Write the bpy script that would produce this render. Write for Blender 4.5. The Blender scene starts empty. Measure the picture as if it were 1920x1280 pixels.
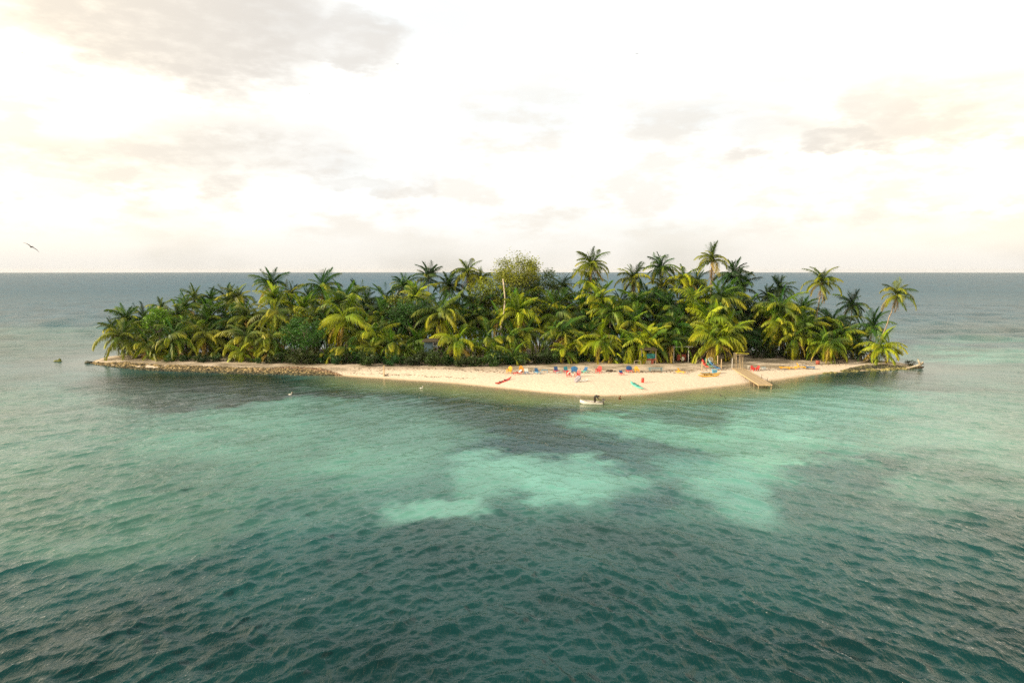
import bpy, bmesh, math, random
import numpy as np
from mathutils import Vector, Matrix, Euler, Quaternion
random.seed(7); RNG = np.random.default_rng(7)
R = math.radians
scene = bpy.context.scene
col = scene.collection

# ------------------------------------------------------------------ camera
H_CAM, PITCH, FPX = 21.0, math.atan(130/1280) + 0.0018, 1280.0
cam_data = bpy.data.cameras.new('camera')
cam = bpy.data.objects.new('camera', cam_data); col.objects.link(cam)
cam.location = (0, 0, H_CAM); cam.rotation_euler = (math.pi/2 - PITCH, 0, 0)
cam_data.sensor_width = 36; cam_data.lens = 24
cam_data.clip_start = 0.5; cam_data.clip_end = 120000
scene.camera = cam
SP, CP = math.sin(PITCH), math.cos(PITCH)

def ray(px, py):
    u = (px-960)/FPX; v = (640-py)/FPX
    return Vector((u, CP+v*SP, -SP+v*CP))

# ------------------------------------------------------------------ world, sun, exposure
SUN_EL, SUN_AZ = R(21), R(-108)      # azimuth measured from +Y towards +X: low sun on the left, a little behind the camera
world = bpy.data.worlds.new('World'); scene.world = world; world.use_nodes = True
wn, wl = world.node_tree.nodes, world.node_tree.links
for n in list(wn): wn.remove(n)
def N(nodes, typ, **kw):
    n = nodes.new(typ)
    for k, v in kw.items(): setattr(n, k, v)
    return n
def link_or_set(links, sock, v):
    if isinstance(v, bpy.types.NodeSocket): links.new(v, sock)
    elif v is not None: sock.default_value = v
def M_(nodes, links, op, a, b=None, c=None, clamp=False):
    n = nodes.new('ShaderNodeMath'); n.operation = op; n.use_clamp = clamp
    for s, v in zip(n.inputs, (a, b, c)): link_or_set(links, s, v)
    return n.outputs[0]
def MIX(nodes, links, f, a, b, blend='MIX'):
    n = nodes.new('ShaderNodeMix'); n.data_type = 'RGBA'; n.blend_type = blend
    def c4(v): return tuple(v)+(1,) if isinstance(v, (tuple, list)) and len(v) == 3 else v
    link_or_set(links, n.inputs[0], f); link_or_set(links, n.inputs[6], c4(a)); link_or_set(links, n.inputs[7], c4(b))
    return n.outputs[2]
def SMOOTH(nodes, links, v, lo, hi, a=0.0, b=1.0):
    n = nodes.new('ShaderNodeMapRange'); n.interpolation_type = 'SMOOTHSTEP'
    link_or_set(links, n.inputs[0], v)
    for i, x in zip((1, 2, 3, 4), (lo, hi, a, b)): n.inputs[i].default_value = x
    return n.outputs[0]
wm = lambda *a, **k: M_(wn, wl, *a, **k)
sky = N(wn, 'ShaderNodeTexSky', sky_type='NISHITA'); sky.sun_disc = False
sky.sun_elevation = SUN_EL; sky.sun_rotation = SUN_AZ; sky.air_density = 1.2; sky.dust_density = 2.0; sky.ozone_density = 1.0
SKY_STRENGTH = 0.10
tc = N(wn, 'ShaderNodeTexCoord'); sep = N(wn, 'ShaderNodeSeparateXYZ'); wl.new(tc.outputs['Generated'], sep.inputs[0])
X_, Y_, Z_ = sep.outputs
az = wm('ARCTAN2', X_, Y_); el = wm('ARCSINE', Z_)
def cloud_noise(scale, detail, rough, offs, zs=3.0):
    mp = N(wn, 'ShaderNodeMapping'); mp.inputs['Scale'].default_value = (1, 1, zs); mp.inputs['Location'].default_value = offs
    wl.new(tc.outputs['Generated'], mp.inputs[0])
    n = N(wn, 'ShaderNodeTexNoise'); n.inputs['Scale'].default_value = scale; n.inputs['Detail'].default_value = detail
    n.inputs['Roughness'].default_value = rough; wl.new(mp.outputs[0], n.inputs['Vector'])
    return n.outputs['Fac']
n1 = cloud_noise(7, 7, .56, (0, 0, 0), 2.2); n2 = cloud_noise(22, 5, .6, (3, 1, 2)); n3 = cloud_noise(3.2, 5, .5, (5, 2, 1), 2.4)
waz = wm('ADD', az, wm('MULTIPLY', wm('SUBTRACT', n1, .5), .16))
wel = wm('ADD', el, wm('MULTIPLY', wm('SUBTRACT', n2, .5), .05))
wel = wm('ADD', wel, wm('MULTIPLY', wm('SUBTRACT', n1, .5), .07))
def azel(px, py):
    d = ray(px, py).normalized(); return math.atan2(d.x, d.y), math.asin(d.z)
CLOUDS = [  # centre px,py, half-sizes in px, weight, of the shaded cloud bellies
 (330, 40, 220, 105, 1.0), (130, 10, 210, 70, .6), (660, 75, 110, 48, .85), (740, 100, 45, 25, .4), (470, 285, 190, 60, .62), (250, 310, 260, 40, .5),
 (665, 352, 95, 18, .55), (795, 345, 42, 24, .45), (40, 345, 90, 28, .4), (1045, 335, 52, 22, .42), (1590, 258, 85, 28, .9),
 (1440, 250, 80, 30, .5), (1330, 215, 120, 24, .25), (1690, 180, 75, 40, .45), (1860, 195, 110, 55, .7), (1820, 378, 62, 15, .45)]
dark = None
for cx, cy, rx, ry, w in CLOUDS:
    a0, e0 = azel(cx, cy)
    dx = wm('MULTIPLY', wm('SUBTRACT', waz, a0), FPX*math.cos(a0)**2/rx); dy = wm('MULTIPLY', wm('SUBTRACT', wel, e0), FPX/ry)
    r2 = wm('ADD', wm('MULTIPLY', dx, dx), wm('MULTIPLY', dy, dy))
    g = wm('MULTIPLY', SMOOTH(wn, wl, r2, 1.4, .35), w)
    dark = g if dark is None else wm('MAXIMUM', dark, g)
# outside the frame the same broken cloud goes on
outside = SMOOTH(wn, wl, n1, .54, .70, 0, .55)
edge = wm('MAXIMUM', SMOOTH(wn, wl, wm('ABSOLUTE', az), .64, .80), SMOOTH(wn, wl, el, .42, .55))
dark = wm('MAXIMUM', dark, wm('MULTIPLY', outside, edge))
dark = wm('MULTIPLY', dark, SMOOTH(wn, wl, n2, .2, .6, .72, 1.0))
skyc = MIX(wn, wl, 1.0, sky.outputs[0], (SKY_STRENGTH,)*3, 'MULTIPLY')
# veil of bright cloud: nearly closed towards the horizon, thinner overhead
cover = wm('MULTIPLY', SMOOTH(wn, wl, n3, .34, .56, .78, 1.0), SMOOTH(wn, wl, el, 1.1, .34, .22, 1.0))
warm = SMOOTH(wn, wl, wm('ABSOLUTE', az), .22, .75)
cover = wm('MAXIMUM', cover, wm('MULTIPLY', wm('MULTIPLY', warm, .85), SMOOTH(wn, wl, el, 1.25, .65)))
veil = MIX(wn, wl, warm, (.96, .97, .95), (1.75, 1.48, 1.08))
veil = MIX(wn, wl, SMOOTH(wn, wl, el, .13, .0), veil, (.745, .71, .65))
skyc = MIX(wn, wl, cover, skyc, veil)
soft = wm('MULTIPLY', SMOOTH(wn, wl, wm('ADD', wm('MULTIPLY', n1, .7), wm('MULTIPLY', n2, .3)), .45, .59, 0, .62), wm('MULTIPLY', SMOOTH(wn, wl, el, .02, .07), SMOOTH(wn, wl, el, .32, .17, .12, 1.0)))
skyc = MIX(wn, wl, soft, skyc, (.70, .645, .565))
bell = MIX(wn, wl, warm, (.62, .59, .55), (.74, .66, .55))
skyc = MIX(wn, wl, wm('MULTIPLY', dark, .95), skyc, bell)
bg = N(wn, 'ShaderNodeBackground'); wl.new(skyc, bg.inputs[0]); bg.inputs[1].default_value = 1.0
wo = N(wn, 'ShaderNodeOutputWorld'); wl.new(bg.outputs[0], wo.inputs[0])
world.cycles.sampling_method = 'MANUAL'; world.cycles.sample_map_resolution = 1024

sd_ = bpy.data.lights.new('sun', 'SUN'); sun = bpy.data.objects.new('sun', sd_); col.objects.link(sun)
sd_.energy = 5.0; sd_.angle = R(0.8); sd_.color = (1.0, .83, .60)
sdir = Vector((math.sin(SUN_AZ)*math.cos(SUN_EL), math.cos(SUN_AZ)*math.cos(SUN_EL), math.sin(SUN_EL)))
sun.rotation_euler = sdir.to_track_quat('Z', 'Y').to_euler()
scene.view_settings.view_transform = 'Standard'; scene.view_settings.look = 'None'
scene.view_settings.exposure = 0.35; scene.view_settings.gamma = 1; scene.view_settings.use_curve_mapping = False
scene.cycles.max_bounces = 6; scene.cycles.diffuse_bounces = 2; scene.cycles.glossy_bounces = 3
scene.cycles.transmission_bounces = 3; scene.cycles.transparent_max_bounces = 6; scene.cycles.volume_bounces = 0
scene.cycles.use_denoising = False
scene.cycles.sample_clamp_indirect = 3.0; scene.cycles.sample_clamp_direct = 8.0
scene.cycles.caustics_reflective = False; scene.cycles.caustics_refractive = False

# ------------------------------------------------------------------ helpers
class MB:
    """collects vertices and faces for one mesh"""
    def __init__(s): s.v = []; s.f = []; s.m = []; s.mi = 0
    def add(s, vs, fs):
        o = len(s.v); s.v += [tuple(v) for v in vs]
        for f in fs: s.f.append(tuple(i+o for i in f)); s.m.append(s.mi)
        return s
    def box(s, c, size, rot=None, taper=1.0):
        x, y, z = size[0]/2, size[1]/2, size[2]/2
        vs = [Vector((i*x*(taper if k > 0 else 1), j*y*(taper if k > 0 else 1), k*z)) for k in (-1, 1) for j in (-1, 1) for i in (-1, 1)]
        if rot is not None: Mx = Euler(rot).to_matrix(); vs = [Mx @ v for v in vs]
        vs = [v+Vector(c) for v in vs]
        return s.add(vs, [(0, 2, 3, 1), (4, 5, 7, 6), (0, 1, 5, 4), (2, 6, 7, 3), (0, 4, 6, 2), (1, 3, 7, 5)])
    def tube(s, pts, rad, n=6, cap=True, flat=None):
        pts = [Vector(p) for p in pts]
        if not hasattr(rad, '__len__'): rad = [rad]*len(pts)
        vs = []; L = len(pts)
        for i, p in enumerate(pts):
            t = (pts[min(i+1, L-1)]-pts[max(i-1, 0)]).normalized()
            a = t.cross(Vector((0, 1, 0)) if abs(t.y) < .9 else Vector((1, 0, 0))).normalized(); b = t.cross(a)
            for k in range(n):
                an = 2*math.pi*k/n
                vs.append(p + (a*math.cos(an) + b*math.sin(an)*(flat or 1))*rad[i])
        fs = [(i*n+k, i*n+(k+1) % n, (i+1)*n+(k+1) % n, (i+1)*n+k) for i in range(L-1) for k in range(n)]
        if cap: fs += [tuple(range(n-1, -1, -1)), tuple((L-1)*n+k for k in range(n))]
        return s.add(vs, fs)
    def ell(s, c, r, n=8, m=6, rot=None, jit=0):
        vs = []; c = Vector(c)
        Mx = Euler(rot).to_matrix() if rot else Matrix.Identity(3)
        for i in range(m+1):
            th = math.pi*i/m
            for k in range(n):
                ph = 2*math.pi*k/n; j = 1+random.uniform(-jit, jit)
                vs.append(c + Mx @ Vector((r[0]*math.sin(th)*math.cos(ph)*j, r[1]*math.sin(th)*math.sin(ph)*j, r[2]*math.cos(th)*j)))
        fs = [(i*n+k, (i+1)*n+k, (i+1)*n+(k+1) % n, i*n+(k+1) % n) for i in range(m) for k in range(n)]
        return s.add(vs, fs)
    def mesh(s, name, mats=(), smooth=False):
        me = bpy.data.meshes.new(name); me.from_pydata(s.v, [], s.f)
        for m in mats: me.materials.append(m)
        if len(mats) > 1: me.polygons.foreach_set('material_index', s.m)
        if smooth: me.polygons.foreach_set('use_smooth', [True]*len(me.polygons))
        me.update(); return me
    def build(s, name, mat, parent=None, smooth=False, loc=(0, 0, 0), rot=None):
        mats = mat if isinstance(mat, (list, tuple)) else [mat]
        return place(name, s.mesh(name, mats, smooth), parent, loc, rot)
def place(name, me, parent=None, loc=(0, 0, 0), rot=None, scale=None):
    o = bpy.data.objects.new(name, me); col.objects.link(o)
    o.location = loc
    if rot is not None: o.rotation_euler = rot
    if scale is not None: o.scale = scale if hasattr(scale, '__len__') else (scale,)*3
    if parent: o.parent = parent
    return o
def tag(o, label=None, cat=None, group=None, kind=None):
    for k, v in (('label', label), ('category', cat), ('group', group), ('kind', kind)):
        if v: o[k] = v
    return o
def thing(name, label, cat, loc=(0, 0, 0), rz=0, group=None):
    o = place(name, None, None, loc, (0, 0, rz)); o.empty_display_size = .3
    return tag(o, label, cat, group)

# ------------------------------------------------------------------ materials
def mat(name, colr, rough=.7, metal=0, var=.15, scale=4.0, bump=0.0, bscale=20, objcol=False, trans=0.0, spec=.3):
    m = bpy.data.materials.new(name); m.use_nodes = True
    nd, lk = m.node_tree.nodes, m.node_tree.links
    b = nd['Principled BSDF']; b.inputs['Roughness'].default_value = rough; b.inputs['Metallic'].default_value = metal
    b.inputs['Specular IOR Level'].default_value = spec
    tcn = N(nd, 'ShaderNodeTexCoord'); no = N(nd, 'ShaderNodeTexNoise'); no.inputs['Scale'].default_value = scale; no.inputs['Detail'].default_value = 5
    lk.new(tcn.outputs['Object'], no.inputs['Vector'])
    if objcol:
        oi = N(nd, 'ShaderNodeObjectInfo'); base = oi.outputs['Color']
    else: base = tuple(colr)+(1,)
    f = SMOOTH(nd, lk, no.outputs['Fac'], .3, .7)
    dk = MIX(nd, lk, 1.0, base, (1-var*1.6, 1-var*1.5, 1-var*1.7), 'MULTIPLY'); lt = MIX(nd, lk, 1.0, base, (1+var, 1+var*.9, 1+var*.7), 'MULTIPLY')
    c = MIX(nd, lk, f, dk, lt)
    lk.new(c, b.inputs['Base Color'])
    if bump:
        n2_ = N(nd, 'ShaderNodeTexNoise'); n2_.inputs['Scale'].default_value = bscale; n2_.inputs['Detail'].default_value = 4
        lk.new(tcn.outputs['Object'], n2_.inputs['Vector'])
        bp = N(nd, 'ShaderNodeBump'); bp.inputs['Strength'].default_value = bump; bp.inputs['Distance'].default_value = .05
        lk.new(n2_.outputs['Fac'], bp.inputs['Height']); lk.new(bp.outputs[0], b.inputs['Normal'])
    if trans:
        tr = N(nd, 'ShaderNodeBsdfTranslucent'); lk.new(MIX(nd, lk, 1.0, c, (1.15, 1.2, .5), 'MULTIPLY'), tr.inputs[0])
        mx = N(nd, 'ShaderNodeMixShader'); mx.inputs[0].default_value = trans
        lk.new(b.outputs[0], mx.inputs[1]); lk.new(tr.outputs[0], mx.inputs[2]); lk.new(mx.outputs[0], nd['Material Output'].inputs[0])
    return m

# ------------------------------------------------------------------ island outline (world metres, from the photo's waterline on the plane z = 0)
def at(px, py, z=0.0):
    d = ray(px, py); t = (z-H_CAM)/d.z
    return Vector((d.x*t, d.y*t, z))
def atY(px, py, Y):
    d = ray(px, py); t = Y/d.y
    return Vector((d.x*t, Y, H_CAM+d.z*t))
FRONT = [(168, 681), (190, 685), (225, 688), (260, 691), (330, 695), (400, 697), (460, 699), (520, 700), (570, 702), (600, 703), (640, 705), (700, 709), (760, 713), (820, 717),
 (870, 721), (920, 726), (970, 731), (1020, 736), (1060, 740), (1100, 742), (1140, 743), (1180, 742), (1220, 739), (1280, 733), (1340, 727),
 (1400, 720), (1450, 714), (1500, 707), (1540, 701), (1575, 698), (1600, 696), (1650, 694), (1700, 692), (1728, 690)]
BACK = [(1722, 686), (1690, 680), (1640, 675), (1590, 671), (1520, 665), (1400, 657), (1200, 650), (950, 648), (700, 652), (500, 656), (340, 661), (250, 664), (205, 668), (180, 675)]
POLY = np.array([tuple(at(x, y)[:2]) for x, y in FRONT+BACK])
def lattice(x, y, seed):
    xi = np.floor(x).astype(np.int64); yi = np.floor(y).astype(np.int64); fx = x-xi; fy = y-yi
    def h(a, b):
        n = (a*374761393 + b*668265263 + seed*2147483647) & 0xffffffff
        n = ((n ^ (n >> 13))*1274126177) & 0xffffffff
        return ((n ^ (n >> 16)) & 0xffff)/65535.0
    fx = fx*fx*(3-2*fx); fy = fy*fy*(3-2*fy)
    return (h(xi, yi)*(1-fx)+h(xi+1, yi)*fx)*(1-fy)+(h(xi, yi+1)*(1-fx)+h(xi+1, yi+1)*fx)*fy
def fbm(x, y, s, seed=0, oct=4):
    v = 0; a = .5; t = 0
    for o in range(oct):
        v = v + a*lattice(x/s*2**o+o*17.3, y/s*2**o-o*9.1, seed+o); t += a; a *= .5
    return v/t
def sdist(x, y):
    """signed distance to the waterline, positive on land"""
    x = np.asarray(x, float); y = np.asarray(y, float)
    d2 = np.full(x.shape, 1e12); inside = np.zeros(x.shape, bool); n = len(POLY)
    for i in range(n):
        ax, ay = POLY[i]; bx, by = POLY[(i+1) % n]
        ex, ey = bx-ax, by-ay
        t = np.clip(((x-ax)*ex+(y-ay)*ey)/(ex*ex+ey*ey), 0, 1)
        d2 = np.minimum(d2, (x-ax-t*ex)**2+(y-ay-t*ey)**2)
        if abs(ey) > 1e-9:
            c = ((ay > y) != (by > y)) & (x < ex*(y-ay)/ey+ax); inside ^= c
    return np.where(inside, 1, -1)*np.sqrt(d2)
def land_z(x, y, sd=None):
    if sd is None: sd = sdist(x, y)
    n = fbm(x, y, 6, 5)-.5; n2_ = fbm(x, y, 1.2, 9, 3)-.5
    up = np.clip(sd/11, 0, 1); up = up*(2-up)
    zi = 0.85*up + (n*.30+n2_*.07)*np.clip(sd/4, 0, 1)
    zo = np.maximum(np.where(sd > -14, sd*.035, -.49+(sd+14)*.1), -4) + n*.05
    return np.where(sd > 0, zi, zo)
def gz(x, y): return float(land_z(np.array([x], float), np.array([y], float))[0])
def ground(px, py):
    z = 0.0
    for _ in range(6):
        p = at(px, py, z); z = gz(p.x, p.y)
    return Vector((p.x, p.y, z))
# ------------------------------------------------------------------ sand island and the seabed round it
def grid_mesh(name, xs, ys, zfun, material):
    X, Y = np.meshgrid(xs, ys); Z = zfun(X, Y)
    co = np.stack([X, Y, Z], -1).reshape(-1, 3)
    nx, ny = len(xs), len(ys); i = np.arange(ny-1)[:, None]*nx+np.arange(nx-1)[None, :]
    q = np.stack([i, i+1, i+nx+1, i+nx], -1).reshape(-1, 4)
    me = bpy.data.meshes.new(name); me.vertices.add(len(co)); me.vertices.foreach_set('co', co.ravel())
    me.loops.add(q.size); me.loops.foreach_set('vertex_index', q.ravel().astype(np.int32))
    me.polygons.add(len(q)); me.polygons.foreach_set('loop_start', np.arange(0, q.size, 4, dtype=np.int32))
    me.polygons.foreach_set('use_smooth', np.ones(len(q), bool)); me.materials.append(material)
    me.update(); me.validate(); return me
m = bpy.data.materials.new('sand'); m.use_nodes = True; M_sand = m
nd, lk = m.node_tree.nodes, m.node_tree.links; b = nd['Principled BSDF']; b.inputs['Roughness'].default_value = .9; b.inputs['Specular IOR Level'].default_value = .15
ge = N(nd, 'ShaderNodeNewGeometry'); sp = N(nd, 'ShaderNodeSeparateXYZ'); lk.new(ge.outputs['Position'], sp.inputs[0])
def gn(scale, det=5, ro=.55, vec=None):
    n = N(nd, 'ShaderNodeTexNoise'); n.inputs['Scale'].default_value = scale; n.inputs['Detail'].default_value = det; n.inputs['Roughness'].default_value = ro
    lk.new(vec or ge.outputs['Position'], n.inputs['Vector']); return n.outputs['Fac']
nA, nB, nC = gn(.35), gn(2.2, 6, .65), gn(.08)
zz = M_(nd, lk, 'ADD', sp.outputs[2], M_(nd, lk, 'MULTIPLY', M_(nd, lk, 'SUBTRACT', nA, .5), .10))
wet = SMOOTH(nd, lk, zz, .20, .02)
c = MIX(nd, lk, SMOOTH(nd, lk, nB, .3, .7), (.56, .47, .37), (.66, .575, .465))
at_l = N(nd, 'ShaderNodeAttribute', attribute_name='litter_shade')
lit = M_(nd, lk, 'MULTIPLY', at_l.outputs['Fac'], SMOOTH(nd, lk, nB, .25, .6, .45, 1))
c = MIX(nd, lk, lit, c, (.15, .125, .08))  # soil tone, also painting in tree shade on the open sand
c = MIX(nd, lk, M_(nd, lk, 'MULTIPLY', SMOOTH(nd, lk, gn(5.5, 3, .7), .66, .74), .35), c, (.27, .19, .11))
c = MIX(nd, lk, wet, c, (.40, .32, .21))
c = MIX(nd, lk, SMOOTH(nd, lk, zz, -.12, -.5), c, (.36, .35, .20))
lk.new(c, b.inputs['Base Color'])
lk.new(M_(nd, lk, 'SUBTRACT', .92, M_(nd, lk, 'MULTIPLY', wet, .35)), b.inputs['Roughness'])
bp = N(nd, 'ShaderNodeBump'); bp.inputs['Strength'].default_value = 1.0; bp.inputs['Distance'].default_value = .17
lk.new(M_(nd, lk, 'MULTIPLY', gn(1.8, 5, .6), M_(nd, lk, 'SUBTRACT', 1, wet)), bp.inputs['Height']); lk.new(bp.outputs[0], b.inputs['Normal'])
xmin, ymin = POLY.min(0)-30; xmax, ymax = POLY.max(0)+30
xs = np.arange(xmin, xmax, .55); ys = np.arange(ymin, ymax, .5)
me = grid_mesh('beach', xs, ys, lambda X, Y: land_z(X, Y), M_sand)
co = np.empty(len(me.vertices)*3); me.vertices.foreach_get('co', co); co = co.reshape(-1, 3)
sdv = sdist(co[:, 0], co[:, 1])
# leaf litter and soil under the grove, run forward as painted shade behind the chairs
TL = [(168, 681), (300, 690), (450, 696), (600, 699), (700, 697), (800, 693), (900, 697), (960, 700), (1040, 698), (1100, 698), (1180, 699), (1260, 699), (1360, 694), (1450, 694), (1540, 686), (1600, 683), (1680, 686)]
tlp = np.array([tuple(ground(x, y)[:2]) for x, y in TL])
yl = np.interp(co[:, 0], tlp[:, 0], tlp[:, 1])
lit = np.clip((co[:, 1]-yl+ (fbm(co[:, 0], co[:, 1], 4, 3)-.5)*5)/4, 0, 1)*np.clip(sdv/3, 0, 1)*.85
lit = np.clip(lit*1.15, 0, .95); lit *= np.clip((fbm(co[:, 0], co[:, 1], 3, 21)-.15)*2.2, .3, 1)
a = me.attributes.new('litter_shade', 'FLOAT', 'POINT'); a.data.foreach_set('value', lit.astype(np.float32))
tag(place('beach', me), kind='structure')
mb = MB(); s_ = 9700; mb.box((0, 0, -6), (2*s_, 2*s_, .5)); 
M_bed = mat('seabed', (.10, .14, .10), .9, scale=.05, var=.3)
tag(mb.build('seabed', M_bed), kind='structure')

# ------------------------------------------------------------------ the sea
def pix(x, y):
    y = np.maximum(y, .5); zc = y*CP+H_CAM*SP
    return 960+FPX*x/zc, 640-FPX*(y*SP-H_CAM*CP)/zc
fine = np.arange(-50, 50.01, .116); coarse = np.arange(54, 306.1, 4.0)
ang = np.radians(np.concatenate([fine, coarse]))
rad = [1.5]
while rad[-1] < 9600:
    r = rad[-1]; rad.append(r*(1.03 if r < 24 else 1.0033 if r < 230 else 1.0037+min(.005, (r-230)/40000) if r < 700 else 1.0087+min(.03, (r-700)/20000)))
rad[-1] = 9600.0; rad = np.array(rad); nr, na = len(rad), len(ang)
RR, AA = np.meshgrid(rad, ang, indexing='ij'); X0 = RR*np.sin(AA); Y0 = RR*np.cos(AA)
sea_sd = np.full(X0.shape, -400.0)
near = (X0 > xmin-60) & (X0 < xmax+60) & (Y0 > ymin-110) & (Y0 < ymax+40)
sea_sd[near] = sdist(X0[near], Y0[near])
dr = np.gradient(rad)[:, None]*np.ones_like(X0)
wA = np.clip(.5-X0/34, 0, 1); wA = wA*wA*(3-2*wA); wB = 1-wA
wA = .10+.90*wA; wB = .10+.90*wB
far = np.clip((Y0-60)/120, 0, 1)
calm = np.clip(-sea_sd/26, .12, 1)
gust = .7+.6*fbm(X0, Y0, 28, 40, 3)
Zw = np.zeros_like(X0); Dx = np.zeros_like(X0); Dy = np.zeros_like(X0)
rw = np.random.default_rng(3)
for i in range(72):
    lam = 0.55*(7.0/0.55)**(i/71.0)*rw.uniform(.93, 1.07)
    g = i % 3
    if g == 0: th, w = R(-48)+rw.normal(0, .26), wA
    elif g == 1: th, w = R(-132)+rw.normal(0, .26), wB
    else: th, w = R(-90)+rw.normal(0, .5), .6
    k = 2*math.pi/lam; kx, ky = k*math.cos(th), k*math.sin(th)
    amp = .0035*lam*math.exp(-((math.log(lam/1.25))/.75)**2)+.0026*lam*(lam<2)+.0020*lam
    ph = kx*X0+ky*Y0+rw.uniform(0, 6.28)+1.6*lattice(X0/(lam*5), Y0/(lam*5), i)
    fade = np.clip((lam/dr-2.0)/2.0, 0, 1)
    A = amp*w*fade*calm*gust
    Zw += A*np.cos(ph); Dx -= A*1.25*math.cos(th)*np.sin(ph); Dy -= A*1.25*math.sin(th)*np.sin(ph)
def crests(th, lam, ln, seed):
    u = X0*math.cos(th)+Y0*math.sin(th); v = -X0*math.sin(th)+Y0*math.cos(th)
    u = u+lam*1.1*(fbm(X0, Y0, lam*4.5, seed+7, 2)-.5)*2
    n = fbm(u, v/ln, lam*1.15, seed, 2); n = (n-.5)*1.9
    return (1-np.abs(n))**2.2
for j, (lam, amp, ln) in enumerate(((4.4, .12, 3.6), (2.4, .12, 3.4), (1.4, .155, 3.0), (.80, .135, 2.6), (.52, .07, 2.2))):
    fade = np.clip((lam/dr-3.0)/3.0, 0, 1)*calm*gust
    Zw += amp*fade*(wA*crests(R(-50+6*j), lam, ln, 300+j*11)+wB*crests(R(-130-6*j), lam*1.07, ln, 400+j*11)+.45*crests(R(-92+9*j), lam*.9, ln*.7, 500+j*11)-.6)
openw = np.clip((RR-170)/120, 0, 1)*np.clip(-sea_sd/40, 0, 1)
for i in range(22):
    lam = 7*(26/7)**(i/21.0); th = R(-90)+rw.normal(0, .45); k = 2*math.pi/lam
    ph = k*math.cos(th)*X0+k*math.sin(th)*Y0+rw.uniform(0, 6.28)+2*lattice(X0/(lam*4), Y0/(lam*4), 100+i)
    Zw += .0085*lam*np.clip((lam/dr-2.2)/2.5, 0, 1)*openw*np.cos(ph)
Zw -= .10*np.clip(1+sea_sd/2, 0, 1)*0
PX, PY = pix(X0, Y0)
w1 = (fbm(X0, Y0, 26, 60, 4)-.5); w2 = (fbm(X0, Y0, 26, 80, 4)-.5); w3 = fbm(X0, Y0, 7, 90, 5)-.5
front_ = np.clip((PY-690)/80, 0, 1)
w4 = fbm(X0, Y0, 2.6, 95, 4)-.5; w5 = fbm(X0, Y0, 2.6, 97, 4)-.5
QX = PX+w1*230*front_+w3*130*front_+w4*70*front_; QY = PY+w2*70*front_+w3*50*front_+w5*34*front_
def lerp(a, b, t): return a+(np.asarray(b)-a)*t[..., None]
C = np.zeros(X0.shape+(3,)) + np.array([.010, .090, .150])
C = lerp(C, (.012, .092, .140), np.clip((PY-520)/40, 0, 1))
C = lerp(C, (.045, .135, .145), np.clip((QY-585)/70, 0, 1)*np.clip(.35+1.3*fbm(X0, Y0, 40, 11, 3), 0, 1))
C = lerp(C, (.085, .185, .160), np.clip((QY-670)/70, 0, 1))
C = lerp(C, (.088, .20, .170), np.clip((QY-745)/50, 0, 1))
C = lerp(C, (.009, .068, .067), np.clip((QY-900)/110, 0, 1)*.92)
C = lerp(C, (.002, .040, .041), np.clip((QY-1000)/200, 0, 1)*.9)
def blob(cx, cy, rx, ry, c, s=1.0, e=1.4, rot=0):
    global C
    dx, dy = QX-cx, QY-cy; cr, sr = math.cos(R(rot)), math.sin(R(rot))
    u, v = (dx*cr+dy*sr)/rx, (-dx*sr+dy*cr)/ry
    t = np.exp(-.65*(u*u+v*v)**3.2)*s
    C = lerp(C, c, t)
TQ = (.15, .35, .295); TB = (.20, .43, .36); DK = (.012, .034, .028); DB = (.020, .060, .075); DG = (.022, .060, .040)
blob(560, 830, 330, 70, (.13, .29, .225), .8)
blob(150, 950, 260, 110, (.085, .19, .145), .7)
blob(1500, 810, 430, 95, TQ, .85); blob(1330, 850, 210, 60, (.23, .47, .36), .8); blob(1180, 800, 170, 40, (.15, .36, .27), .7)
blob(1780, 860, 260, 90, (.16, .30, .24), .6)
blob(880, 800, 150, 30, (.11, .25, .19), .6)
blob(1080, 848, 200, 34, DB, .85); blob(1010, 800, 100, 42, (.028, .062, .060), .6); blob(1240, 900, 70, 60, DB, .6)
blob(720, 800, 200, 60, (.075, .16, .135), .5)
blob(1560, 885, 110, 22, (.05, .10, .10), .75, rot=8); blob(1600, 940, 150, 26, (.05, .10, .095), .6, rot=10); blob(1760, 900, 150, 22, (.04, .11, .09), .6, rot=8)
blob(1050, 902, 150, 34, TB, .9, rot=4); blob(845, 955, 120, 24, (.20, .41, .34), .9, rot=-3); blob(950, 918, 80, 22, (.15, .32, .26), .6)
blob(1395, 918, 80, 34, TB, .6, rot=15); blob(1310, 872, 130, 26, TQ, .6, rot=12)
blob(1090, 1010, 330, 40, (.03, .075, .07), .6)
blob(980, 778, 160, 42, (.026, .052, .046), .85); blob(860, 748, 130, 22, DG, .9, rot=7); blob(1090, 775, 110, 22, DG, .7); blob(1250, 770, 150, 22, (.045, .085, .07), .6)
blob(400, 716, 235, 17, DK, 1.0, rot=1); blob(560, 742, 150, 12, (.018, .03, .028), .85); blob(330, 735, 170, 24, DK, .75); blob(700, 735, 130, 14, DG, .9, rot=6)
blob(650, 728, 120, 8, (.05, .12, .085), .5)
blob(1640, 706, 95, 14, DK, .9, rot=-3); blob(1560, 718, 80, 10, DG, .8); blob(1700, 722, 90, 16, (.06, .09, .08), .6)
blob(1820, 668, 170, 14, (.13, .33, .27), .85); blob(1740, 655, 90, 8, (.12, .30, .25), .6); blob(1850, 620, 160, 14, (.035, .09, .10), .6); blob(1850, 638, 120, 6, (.10, .25, .21), .6)
blob(1700, 690, 300, 7, (.10, .2, .16), .5); blob(90, 650, 220, 30, (.09, .15, .13), .6); blob(60, 620, 200, 9, (.06, .16, .15), .6)
C *= (.50+.65*fbm(X0, Y0, 6, 33, 5))[..., None]*np.array([.80, .97, 1.02])
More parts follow.
